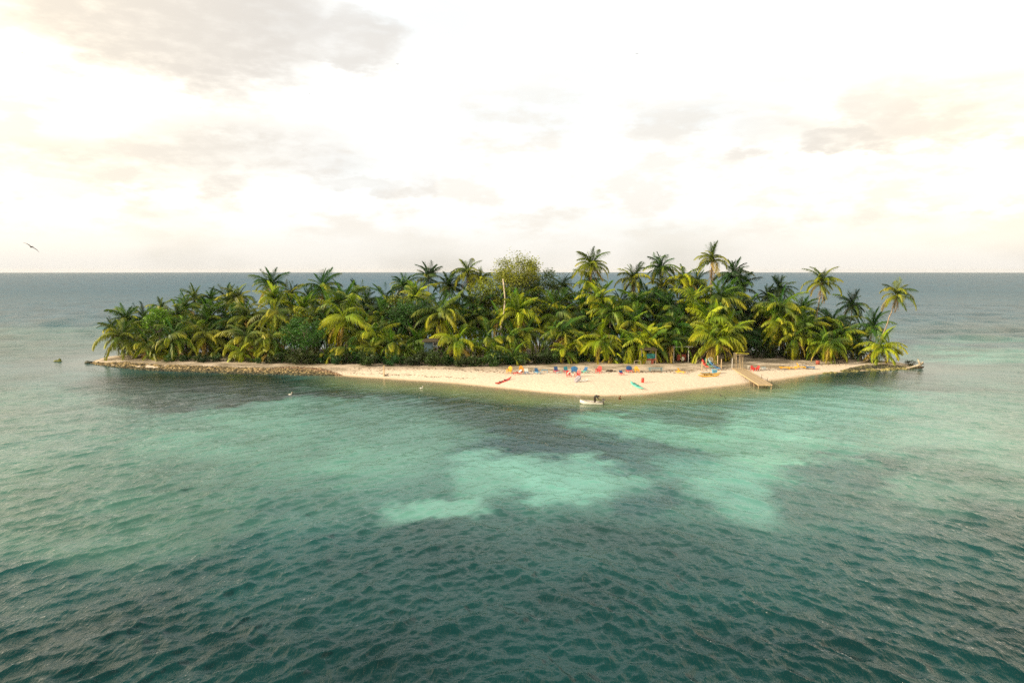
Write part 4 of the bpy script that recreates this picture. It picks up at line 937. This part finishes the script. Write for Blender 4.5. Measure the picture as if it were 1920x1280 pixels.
MB().ell((-Lb/2-.06, 0, .80), (.30, .19, .20), 10, 6).build('cowling', DRK, mt, True); MB().box((-Lb/2-.06, 0, .74), (.50, .385, .03)).build('stripe', WHT, mt); MB().tube([(-Lb/2+.1, 0, .72), (-Lb/2+.6, .05, .74)], .03, 5).build('tiller', DRK, mt)
SKN = pm('brown_skin', (.12, .06, .035), .55); SHI = pm('dark_grey_shirt', (.035, .04, .04), .85); TRO = pm('dark_trousers', (.035, .025, .02), .85); HAI = pm('black_hair', (.01, .009, .008), .8)
# boat local +x is the bow (photo left); the man stands aft and bends towards the stern
mloc = loc + Matrix.Rotation(R(168), 3, 'Z') @ Vector((-.55, 0, .06))
man = thing('person', 'person in dark shirt and trousers bending over the outboard motor in the boat', 'person', mloc, R(-12)); man.scale = (1.14,)*3
J = [(-.10, 0, .93, .125), (.04, 0, 1.05, .125), (.24, 0, 1.13, .135), (.36, 0, 1.14, .10), (.44, 0, 1.13, .055), (.53, 0, 1.11, .085), (.62, 0, 1.06, .075),
     (.33, .19, 1.08, .062), (.40, .22, .84, .045), (.58, .15, .70, .032), (.64, .13, .67, .03), (.33, -.19, 1.08, .062), (.42, -.22, .84, .045), (.60, -.15, .69, .032), (.66, -.13, .66, .03),
     (-.08, .10, .86, .10), (.06, .13, .48, .066), (-.04, .14, .10, .045), (.12, .16, .05, .035), (-.08, -.10, .86, .10), (.0, -.13, .48, .066), (-.12, -.14, .10, .045), (.04, -.16, .05, .035)]
JE = [(0, 1), (1, 2), (2, 3), (3, 4), (4, 5), (5, 6), (3, 7), (7, 8), (8, 9), (9, 10), (3, 11), (11, 12), (12, 13), (13, 14), (0, 15), (15, 16), (16, 17), (17, 18), (0, 19), (19, 20), (20, 21), (21, 22)]
make_skinned('body', J, JE, SKN, man)
sh = [(J[k][0], J[k][1], J[k][2], J[k][3]+.030) for k in (0, 1, 2, 3, 7, 8, 11, 12)]; make_skinned('shirt', sh, [(0, 1), (1, 2), (2, 3), (3, 4), (4, 5), (3, 6), (6, 7)], SHI, man)
tr = [(.02, 0, 1.04, .13)]+[(J[k][0], J[k][1], J[k][2], J[k][3]+.026) for k in (0, 15, 16, 17, 19, 20, 21)]; make_skinned('trousers', tr, [(0, 1), (1, 2), (2, 3), (3, 4), (1, 5), (5, 6), (6, 7)], TRO, man)
MB().ell((.54, 0, 1.155), (.105, .09, .075), 10, 6, (0, .45, 0)).build('hair', HAI, man, True)
MB().ell((.638, 0, 1.045), (.026, .016, .026), 6, 4).build('nose', SKN, man)
for sy in (-1, 1):
    MB().ell((.565, sy*.085, 1.09), (.02, .012, .032), 6, 4).build('ear', SKN, man)
    hd = MB(); w_ = Vector((.65, sy*.13, .665)); hd.box(w_+Vector((.03, 0, -.01)), (.085, .075, .03))
    for q, l_ in enumerate((.065, .075, .07, .055)): hd.tube([w_+Vector((.07, (q-1.5)*.019, -.01)), w_+Vector((.07+l_*.6, (q-1.5)*.021, -.02)), w_+Vector((.07+l_*.8, (q-1.5)*.021, -.06))], [.010, .009, .007], 5)
    hd.tube([w_+Vector((.01, -sy*.035, 0)), w_+Vector((.04, -sy*.065, -.02)), w_+Vector((.07, -sy*.06, -.04))], [.012, .010, .008], 5); hd.build('hand', SKN, man, True)

# ---- jetty
A = at(1373, 690, 1.0); Bp = at(1422.5, 721, .80); C_ = at(1447, 721, .80)
root = thing('jetty', 'narrow wooden jetty running out over the right part of the beach', 'jetty', A)
ax = (Bp-A); Lj = ax.length; ax.normalize(); sdv_ = Vector((-ax.y, ax.x, 0)).normalized(); sdv_ = sdv_ if sdv_.x > 0 else -sdv_; Wj = (C_-Bp).length
zrot = math.atan2(sdv_.y, sdv_.x)
me_pl = MB().box((0, 0, 0), (Wj, .19, .045)).mesh('plank', [WOOD]); nP = int(Lj/.215)
for i in range(nP):
    p = ax*(i+.5)*.215+sdv_*Wj/2+Vector((0, 0, random.uniform(-.008, .008))); place('plank', me_pl, root, p, (0, 0, zrot+random.uniform(-.012, .012)))
for off in (-.04, Wj+.04):
    p0, p1 = sdv_*off+Vector((0, 0, -.06)), ax*Lj+sdv_*off+Vector((0, 0, -.06)); mb = MB(); mb.box((0, 0, 0), (.06, Lj, .22)); mb.build('edge_beam', WOODL, root, False, (p0+p1)/2, (math.asin(max(-1, min(1, (p1-p0).z/Lj))), 0, math.atan2(ax.y, ax.x)-math.pi/2))
MB().box((0, 0, 0), (Wj+.1, .06, .2)).build('end_beam', WOODL, root, False, ax*(Lj+.03)+sdv_*Wj/2+Vector((0, 0, -.06)), (0, 0, zrot))
for t in (.52, .68, .84, .985):
    for off in (.05, Wj-.05):
        p = ax*Lj*t+sdv_*off; MB().tube([p+Vector((0, 0, -.1)), p+Vector((.03, .02, -2.2))], .085, 6).build('pile', WOOD, root)
for t in (.66, .84, .98):
    p = ax*Lj*t+sdv_*(Wj+.02); MB().tube([p+Vector((0, 0, -.3)), p+Vector((.02, 0, .75))], .045, 5).build('mooring_post', WOODD, root)

# ---- buildings and shelters
def hut(px, py, rz, label, W, D, z0, z1, wall, roofm, name='hut', over=.5, rise=.9, windows=(), posts=True, doors=()):
    g = ground(px, py); root = thing(name, label, 'hut', g, rz)
    w = MB().box((0, 0, (z0+z1)/2), (W, D, z1-z0)).build('wall', wall, root)
    for i in range(int(W/.28)):
        MB().box((-W/2+.14+i*.28, -D/2-.012, (z0+z1)/2), (.25, .03, z1-z0-.04)).build('board', wall, w)
    r = MB(); x, y = W/2+over, D/2+over
    r.add([(-x, -y, z1), (x, -y, z1), (x, y, z1), (-x, y, z1), (-x*.55, 0, z1+rise), (x*.55, 0, z1+rise), (-x, -y, z1-.12), (x, -y, z1-.12), (x, y, z1-.12), (-x, y, z1-.12)],
          [(0, 1, 5, 4), (1, 2, 5), (2, 3, 4, 5), (3, 0, 4), (6, 7, 1, 0), (7, 8, 2, 1), (8, 9, 3, 2), (9, 6, 0, 3), (9, 8, 7, 6)]); r.build('roof', roofm, root)
    if posts:
        for sx in (-1, 1):
            for sy in (-1, 1): MB().box((sx*(W/2-.1), sy*(D/2-.1), z0/2), (.16, .16, z0+.2)).build('post', WOODD, root)
    for (x0, zc, ww, hh, mm) in windows:
        f = MB().box((x0, -D/2-.05, zc), (ww, .07, hh)).build('window', mm, root); MB().box((x0, -D/2-.10, zc), (ww*.8, .03, hh*.8)).build('pane', DRK, f)
    return root
hut(1172, 676, 0, 'teal boarded hut standing half hidden behind palms, left of the kiosk', 4.6, 3, .55, 2.9, TEALP, THA, windows=((-.9, 1.9, .9, .8, WOODD), (1.2, 1.9, .9, .8, WOODD)))
hut(809, 678, R(5), 'blue-grey boarded cabin glimpsed between the palms on stilts', 3.0, 3, 2.0, 4.7, BGR, THA, name='cabin', rise=.5, windows=((.9, 4.1, .9, .7, GRY), (.95, 3.0, .9, .8, BEI)))
# kiosk
g = ground(1226, 692); root = thing('kiosk', 'open beach kiosk with two teal panels above a red rail, behind the blue picnic table', 'kiosk', g+Vector((.3, 8.0, 0))); root.scale = (.84,)*3
for sx in (-1, 1):
    for sy in (-1, 1): MB().box((sx*1.85, sy*1.1, 1.85), (.11, .11, 3.9)).build('post', BEI, root)
MB().box((0, -1.1, 3.75), (3.9, .12, .14)).build('beam', BEI, root); MB().box((0, -1.13, 1.42), (3.9, .12, .16)).build('rail', RWOOD, root); MB().box((0, -1.13, 1.18), (3.9, .10, .10)).build('rail', RWOOD, root)
for x, w_ in ((-1.22, 1.1), (.55, 2.1)):
    p = MB().box((x, -1.0, 2.15), (w_, .06, 1.25)).build('panel', TEALP, root)
MB().box((1.6, -1.0, 2.15), (.22, .06, 1.2)).build('panel', BLU, root)
MB().box((-1.2, -.6, 3.15), (1.1, .05, .7)).build('back_panel', BEI, root); MB().box((.7, .2, 3.1), (.7, .05, .5)).build('window_frame', WOOD, root)
for x, w_, m_ in ((-1.3, .55, RWOOD), (-.05, 1.4, BEI), (1.0, .6, RWOOD)): MB().box((x, -.95, .6), (w_, .08, 1.05)).build('counter_panel', m_, root)
MB().box((0, .1, .9), (3.5, 1.8, .08)).build('counter', WOOD, root)
r = MB(); r.add([(-2.3, -1.6, 3.9), (2.3, -1.6, 3.9), (2.3, 1.6, 3.9), (-2.3, 1.6, 3.9), (-1.6, .3, 4.45), (1.6, .3, 4.45)], [(0, 1, 5, 4), (1, 2, 5), (2, 3, 4, 5), (3, 0, 4), (3, 2, 1, 0)]); r.build('roof', THA, root)
# white frame left of the kiosk
g = ground(1195, 691); root = thing('clothes_frame', 'pale pipe frame standing between the palm and the kiosk', 'frame', g)
MB().tube([(-.65, 0, -.1), (-.65, 0, 1.5), (-.5, 0, 1.65), (.6, 0, 1.65), (.7, 0, 1.5), (.7, 0, -.1)], .045, 6).build('pipe', BEI, root); MB().tube([(-.65, 0, .7), (-.3, 0, .7)], .035, 5).build('bracket', BEI, root)
# picnic table
def picnic(px, py, m_, label, L=3.0, s=1.0, rz=0):
    g = ground(px, py); root = thing('picnic_table', label, 'table', g, rz); root.scale = (s,)*3
    for i in range(4): MB().box((0, -.33+i*.22, .76), (L, .19, .04)).build('plank', m_, root)
    for sy in (-1, 1): MB().box((0, sy*.78, .45), (L, .26, .04)).build('bench', m_, root)
    for sx in (-1, 1):
        mb = MB(); mb.box((sx*(L/2-.35), -.38, .37), (.08, .09, .85), (R(-24), 0, 0)); mb.box((sx*(L/2-.35), .38, .37), (.08, .09, .85), (R(24), 0, 0)); mb.box((sx*(L/2-.35), 0, .42), (.08, 1.7, .08)); mb.build('leg', m_, root)
picnic(1229, 696.5, pm('grey_blue_paint', (.13, .24, .28), .6), 'grey-blue picnic table in front of the kiosk')
picnic(1578, 681, WOODD, 'dark picnic table in the shade at the right end of the grove', 2.6)
# open shed
g = ground(1285, 682); root = thing('open_shed', 'open shed with a pale sheet roof and dark interior behind the kayak rack', 'shed', g+Vector((0, 4, 0)))
MB().box((0, 0, 3.55), (4.4, 3.6, .09), (R(4), 0, 0)).build('roof', MET, root)
for x in (-2.0, 1.25): MB().box((x, -1.6, 1.75), (.12, .12, 3.5)).build('post', WHT, root)
for x in (-2.1, 2.1): MB().box((x, 1.6, 1.75), (.12, .12, 3.5)).build('post', WOODD, root)
bw = MB().box((0, 1.7, 1.75), (4.2, .06, 3.4)).build('back_wall', WOODD, root)
for i in range(14): MB().box((-1.95+i*.3, 1.65, 1.75), (.27, .03, 3.4)).build('board', WOODD, bw)
MB().box((4.3, 1.2, 1.9), (4.2, .08, 3.8)).build('side_screen', WOODD, root)
g2 = root.location; c_ = thing('red_cabinet', 'red cabinet inside the open shed', 'cabinet', g2+Vector((0, -.3, 0)))
MB().box((0, 0, 1.0), (1.9, .7, 1.3)).build('body', RWOOD, c_); MB().box((0, 0, .18), (1.7, .6, .35)).build('base', WOODD, c_); MB().box((.45, -.37, 1.1), (.8, .03, 1.0)).build('door', RWOOD, c_)
c_ = thing('white_basin', 'round white basin leaning against the red cabinet', 'basin', g2+Vector((.15, -.95, 0)))
MB().ell((0, 0, .72), (.46, .14, .46), 14, 8).build('bowl', WHT, c_, True); MB().box((0, .02, .14), (.7, .3, .3)).build('stand', WOODD, c_)
# little gate with yellow roof, sign and pole
g = ground(1391, 695); root = thing('little_gate', 'small gate-like shelter with a mossy yellow roof at the head of the jetty', 'shelter', g)
MB().box((-.05, 0, 3.55), (2.3, 1.3, .16), (R(-8), R(3), 0)).build('roof', pm('mossy_yellow_roof', (.30, .28, .03), .8), root); MB().box((-.1, -.3, 3.3), (2.0, .1, .12)).build('beam', BEI, root)
for x, y in ((-.4, .5), (.12, 0), (.05, .9), (-.9, .9)): MB().box((x, y, 1.7), (.10, .10, 3.5)).build('post', WOOD, root)
g = ground(1377, 691); root = thing('notice_board', 'tall beige board hanging beside the yellow-roofed gate', 'board', g)
MB().box((0, 0, 2.3), (.6, .06, 2.1)).build('panel', mat('faded_board', (.20, .17, .11), .8), root); MB().box((-.3, .06, 1.2), (.07, .07, 2.4)).build('post', WOODD, root); MB().box((.3, .06, 1.2), (.07, .07, 2.4)).build('post', WOODD, root)
g = ground(1372.5, 691); root = thing('white_pole', 'thin white pole at the landward end of the jetty', 'pole', g); MB().tube([(0, 0, -.2), (0, 0, 2.2)], .06, 6).build('shaft', WHT, root)
low_table(1406.5, 691, 0, WHT, 'small white table left of the red chairs behind the jetty', .95, .6, .55)
for px, py, rz, lab, s in ((1412.5, 695, R(20), 'red plastic chair on its side behind the jetty, left of its pair', 1.1), (1419, 694.5, R(-60), 'red plastic chair behind the jetty, right of its pair', 1.0)):
    adirondack(px, py, rz, RED, lab, 'red chairs behind the jetty', s, name='red_chair')
g = ground(1432, 693); root = thing('grey_cooler', 'grey cool box on the shaded sand right of the red plastic chairs', 'cooler', g)
MB().box((0, 0, .25), (.8, .5, .45)).build('body', GRY, root); MB().box((0, 0, .50), (.84, .54, .07)).build('lid', LBL, root)
g = ground(1533, 683); root = thing('red_drum', 'dark red drum standing among the palms right of the blue lounger', 'drum', g)
MB().tube([(0, 0, 0), (0, 0, .45), (0, 0, .9)], [.40, .42, .40], 12).build('body', RWOOD, root, True); MB().tube([(0, 0, .9), (0, 0, .95)], [.42, .42], 12).build('lid', WOODD, root)

# ---- birds
BRD = pm('dark_plumage', (.05, .045, .04), .8); BRW = pm('pale_plumage', (.55, .55, .52), .8)
def bird(loc, span, rz, roll, label, group, m_=BRD, droop=.18, pitch=0):
    root = thing('bird', label, 'bird', loc, 0, group); root.rotation_euler = (pitch, roll, rz)
    s = span/2
    MB().tube([(0, -s*.36, .0), (0, -s*.25, .01), (0, -s*.1, .0), (0, s*.12, 0), (0, s*.30, 0)], [.01*s, s*.05, s*.085, s*.07, s*.015], 8).build('body', m_, root, True)
    MB().ell((0, -s*.36, s*.02), (s*.045, s*.06, s*.045), 8, 6).build('head', m_, root, True); MB().tube([(0, -s*.40, s*.02), (0, -s*.52, 0)], [s*.018, s*.004], 5).build('bill', m_, root)
    MB().add([(-.01*s, s*.25, 0), (.01*s, s*.25, 0), (s*.09, s*.52, 0), (-s*.09, s*.52, 0), (-.01*s, s*.25, .01*s), (.01*s, s*.25, .01*s), (s*.09, s*.52, .01*s), (-s*.09, s*.52, .01*s)], [(0, 1, 2, 3), (7, 6, 5, 4), (0, 4, 5, 1), (1, 5, 6, 2), (2, 6, 7, 3), (3, 7, 4, 0)]).build('tail', m_, root)
    for sx in (-1, 1):
        P_ = [(.04, -.10, .14, .0), (.35, -.16, .09, .06), (.62, -.10, .06, .05), (1.0, .06, .08, -droop)]
        vs = []
        for x, y0, y1, z in P_: vs += [(sx*x*s, y0*s, z*s), (sx*x*s, y1*s, z*s), (sx*x*s, y1*s, z*s+.012*s), (sx*x*s, y0*s, z*s+.02*s)]
        fs = [(i*4+k, i*4+(k+1) % 4, i*4+4+(k+1) % 4, i*4+4+k) for i in range(3) for k in range(4)]+[(0, 3, 2, 1), (12, 13, 14, 15)]
        MB().add(vs, fs).build('wing', m_, root)
    return root
bird(atY(59, 463, 95), 2.25, R(20), R(36), 'large long-winged bird gliding low over the horizon at the left edge', 'birds in the sky', droop=.1, pitch=R(10))
bird(atY(42.5, 100, 260), 2.0, R(60), R(5), 'small dark bird high at the left edge of the sky', 'birds in the sky')
bird(atY(746, 120.5, 300), 2.2, R(10), R(2), 'tiny bird under the small grey cloud left of the middle', 'birds in the sky')
bird(atY(1194, 101.5, 300), 2.4, R(-10), R(-8), 'tiny bird high in the white sky right of the middle', 'birds in the sky')
bird(atY(580, 176, 330), 1.8, R(30), R(20), 'faint tiny bird in the white sky left of the middle', 'birds in the sky')
bird(atY(1351, 741, 104), 2.3, R(5), R(22), 'dark-winged bird flying low over the shallows left of the jetty', 'birds over the water', droop=.3)
def swimmer(px, py, label):
    g = at(px, py, 0); root = thing('white_seabird', label, 'bird', g+Vector((0, 0, .05)), 0, 'white seabirds on the water')
    MB().ell((0, 0, .10), (.30, .15, .14), 10, 6).build('body', BRW, root, True); MB().tube([(.20, 0, .12), (.26, 0, .30), (.24, 0, .42)], [.06, .04, .04], 6).build('neck', BRW, root, True)
    MB().ell((.26, 0, .46), (.08, .06, .06), 8, 6).build('head', BRW, root, True); MB().tube([(.32, 0, .45), (.52, 0, .40)], [.025, .01], 5).build('bill', ORG, root)
    MB().ell((-.32, 0, .14), (.12, .08, .03), 6, 4).build('tail', BRW, root)
swimmer(544, 741, 'white seabird floating on the dark water in front of the left shore')
swimmer(790, 729, 'white seabird floating just off the left part of the beach')

# ---- driftwood, rocks
b0 = ground(1700, 691); root = thing('driftwood_tree', 'bleached fallen tree with an upturned root at the far right tip', 'driftwood', b0)
def rel(px, py, Y): return atY(px, py, Y)-b0
Yd = b0.y
MB().tube([rel(1694, 690, Yd), rel(1706, 689, Yd), rel(1718, 686, Yd), rel(1727, 683, Yd), rel(1731, 678, Yd)], [.10, .17, .24, .28, .12], 8).build('trunk', M_pale, root, True)
MB().tube([rel(1726, 684, Yd), rel(1723, 678, Yd), rel(1720.5, 672, Yd)], [.30, .22, .07], 7).build('root', M_pale, root, True)
MB().tube([rel(1722, 687, Yd), rel(1728, 688.5, Yd), rel(1732, 687.5, Yd)], [.22, .26, .15], 7).build('root', WOODD, root, True)
MB().tube([rel(1727, 683, Yd), rel(1731, 681, Yd-.4), rel(1732, 684, Yd-.5)], [.18, .12, .06], 6).build('root', WOODD, root, True)
g = at(108, 677.5, 0); root = thing('offshore_rock', 'weedy rock poking out of the sea off the left tip', 'rock', g)
MB().ell((0, 0, .05), (1.1, .5, .30), 10, 6, jit=.2).build('rock_base', MOSS, root); MB().ell((.5, 0, .35), (.35, .3, .35), 8, 6, jit=.15).build('rock_top', MOSS, root)
g = at(165, 681, 0); root = thing('dark_log', 'dark waterlogged log lying in the sea at the left tip', 'log', g)
MB().tube([(-.7, 0, .08), (0, .1, .22), (.9, 0, .30)], [.24, .28, .20], 8).build('trunk', STOD, root, True); MB().ell((-.2, .1, .42), (.5, .25, .18), 8, 5, jit=.2).build('stub', STOD, root)

def scatter(name, region, n, smin, smax, material, seed, flat=.6, sink=.2, colvar=True):
    """many small stones as one mesh: region(rng) -> x, y, z"""
    rn = np.random.default_rng(seed)
    g_ = (1+5**.5)/2
    oct_ = np.array([(-1, g_, 0), (1, g_, 0), (-1, -g_, 0), (1, -g_, 0), (0, -1, g_), (0, 1, g_), (0, -1, -g_), (0, 1, -g_), (g_, 0, -1), (g_, 0, 1), (-g_, 0, -1), (-g_, 0, 1)])/1.9
    F = [(0, 11, 5), (0, 5, 1), (0, 1, 7), (0, 7, 10), (0, 10, 11), (1, 5, 9), (5, 11, 4), (11, 10, 2), (10, 7, 6), (7, 1, 8), (3, 9, 4), (3, 4, 2), (3, 2, 6), (3, 6, 8), (3, 8, 9), (4, 9, 5), (2, 4, 11), (6, 2, 10), (8, 6, 7), (9, 8, 1)]
    V, FF, CC = [], [], []
    pts = region(rn, n)
    for i, (x, y, z) in enumerate(pts):
        s = smin+(smax-smin)*rn.random()**2.2; a = rn.uniform(0, 6.28)
        v = oct_*np.array([s, s*rn.uniform(.5, 1), s*flat*rn.uniform(.6, 1.2)])+rn.normal(size=(12, 3))*s*.13
        c, q = math.cos(a), math.sin(a); v = np.stack([v[:, 0]*c-v[:, 1]*q+x, v[:, 0]*q+v[:, 1]*c+y, v[:, 2]+z+s*sink], 1)
        o = len(V); V += [tuple(t) for t in v]; FF += [tuple(t+o for t in f) for f in F]; CC += [rn.random()]*12
    me = bpy.data.meshes.new(name); me.from_pydata(V, [], FF); me.materials.append(material)
    at_ = me.attributes.new('shade', 'FLOAT', 'POINT'); at_.data.foreach_set('value', CC); me.update()
    return place(name, me)
def stone_mat(name, a, b, c):
    m = bpy.data.materials.new(name); m.use_nodes = True; nd, lk = m.node_tree.nodes, m.node_tree.links; bs = nd['Principled BSDF']; bs.inputs['Roughness'].default_value = .85
    at_ = N(nd, 'ShaderNodeAttribute', attribute_name='shade'); cr = N(nd, 'ShaderNodeValToRGB'); lk.new(at_.outputs['Fac'], cr.inputs[0])
    cr.color_ramp.elements[0].color = (*a, 1); cr.color_ramp.elements[1].color = (*c, 1); e = cr.color_ramp.elements.new(.5); e.color = (*b, 1); lk.new(cr.outputs[0], bs.inputs['Base Color']); return m
def band(px0, px1, lo, hi, line=FRONT, patchy=0):
    L = np.array([tuple(at(x, y)[:2]) for x, y in line]); LP = np.array([p[0] for p in line], float)
    def f(rn, n):
        out = []
        for _ in range(n):
            px = rn.uniform(px0, px1); x = np.interp(px, LP, L[:, 0]); y = np.interp(px, LP, L[:, 1]); d = lo+(hi-lo)*rn.random()
            tp_ = min(1, (px-px0)/60+.25, (px1-px)/60+.1); y += d*tp_
            if patchy and float(fbm(np.array([x]), np.array([y]), 3.2, 77, 3)[0]) < patchy: continue
            out.append((x, y, max(gz(x, y), -.15)))
        return out
    return f
_gz = gz
GX = np.arange(xmin, xmax, .6); GY = np.arange(ymin, ymax, .6); _gx, _gy = np.meshgrid(GX, GY, indexing='ij'); GZ = land_z(_gx, _gy)
def gz(x, y):
    i = int(np.clip((x-xmin)/.6, 0, len(GX)-1)); j = int(np.clip((y-ymin)/.6, 0, len(GY)-1)); return float(GZ[i, j])
SM1 = stone_mat('coral_stones', (.018, .016, .008), (.11, .085, .035), (.46, .35, .17)); SM2 = stone_mat('dark_stones', (.015, .018, .010), (.05, .05, .025), (.16, .14, .06)); SM3 = stone_mat('weedy_stones', (.03, .035, .012), (.13, .13, .035), (.42, .36, .14))
tag(scatter('coral_rubble', band(172, 625, .0, 3.8, patchy=.30), 10000, .07, .40, SM1, 1), kind='stuff')
tag(scatter('wet_rubble', band(196, 625, -1.3, .8), 2400, .12, .40, SM2, 2), kind='stuff')
tag(scatter('brown_rubble', band(470, 640, 1.5, 5.5), 1500, .08, .35, stone_mat('brown_stones', (.05, .035, .02), (.18, .11, .06), (.40, .28, .17)), 3), kind='stuff')
tag(scatter('weedy_rubble', band(1545, 1712, -.7, 1.3, patchy=.45), 2600, .08, .36, SM3, 4), kind='stuff')
tag(scatter('dark_rubble', band(1590, 1728, 1.0, 4.0), 1500, .10, .45, SM2, 5), kind='stuff')
def wrack(rn, n):
    out = []
    xs_ = [600, 640, 680, 710, 750, 800, 850, 900]; ys_ = [699.0, 699.5, 700.5, 701.2, 703, 706, 709, 712]
    for _ in range(n):
        px = 604+rn.random()**1.5*290; py = np.interp(px, xs_, ys_)+rn.normal()*.55+.5*math.sin(px/9); p = at(px, py, .35); out.append((p.x, p.y, gz(p.x, p.y)))
    return out
tag(scatter('seaweed_line', wrack, 650, .06, .22, SM2, 6, flat=.2), kind='stuff')
def debris(rn, n):
    out = []
    for _ in range(n):
        px = rn.uniform(600, 1600); x = np.interp(px, [t[0] for t in TL], tlp[:, 0]); y = np.interp(x, tlp[:, 0], tlp[:, 1])+rn.normal()*1.4+2; out.append((x, y, gz(x, y)))
    return out
tag(scatter('leaf_litter', debris, 1800, .05, .22, stone_mat('dry_litter', (.03, .02, .012), (.12, .075, .04), (.28, .19, .09)), 7, flat=.2), kind='stuff')
# ------------------------------------------------------------------ sea air
hz = bpy.data.materials.new('sea_haze'); hz.use_nodes = True; nd, lk = hz.node_tree.nodes, hz.node_tree.links
nd.remove(nd['Principled BSDF']); pv = N(nd, 'ShaderNodeVolumePrincipled'); pv.inputs['Density'].default_value = 3.2e-5; pv.inputs['Color'].default_value = (.93, .93, .92, 1); pv.inputs['Anisotropy'].default_value = .2
lk.new(pv.outputs[0], nd['Material Output'].inputs['Volume'])
mb = MB(); mb.box((0, 0, 14), (20000, 20000, 44)); hzo = mb.build('haze', hz); tag(hzo, kind='stuff')
cam_data.clip_end = 200000
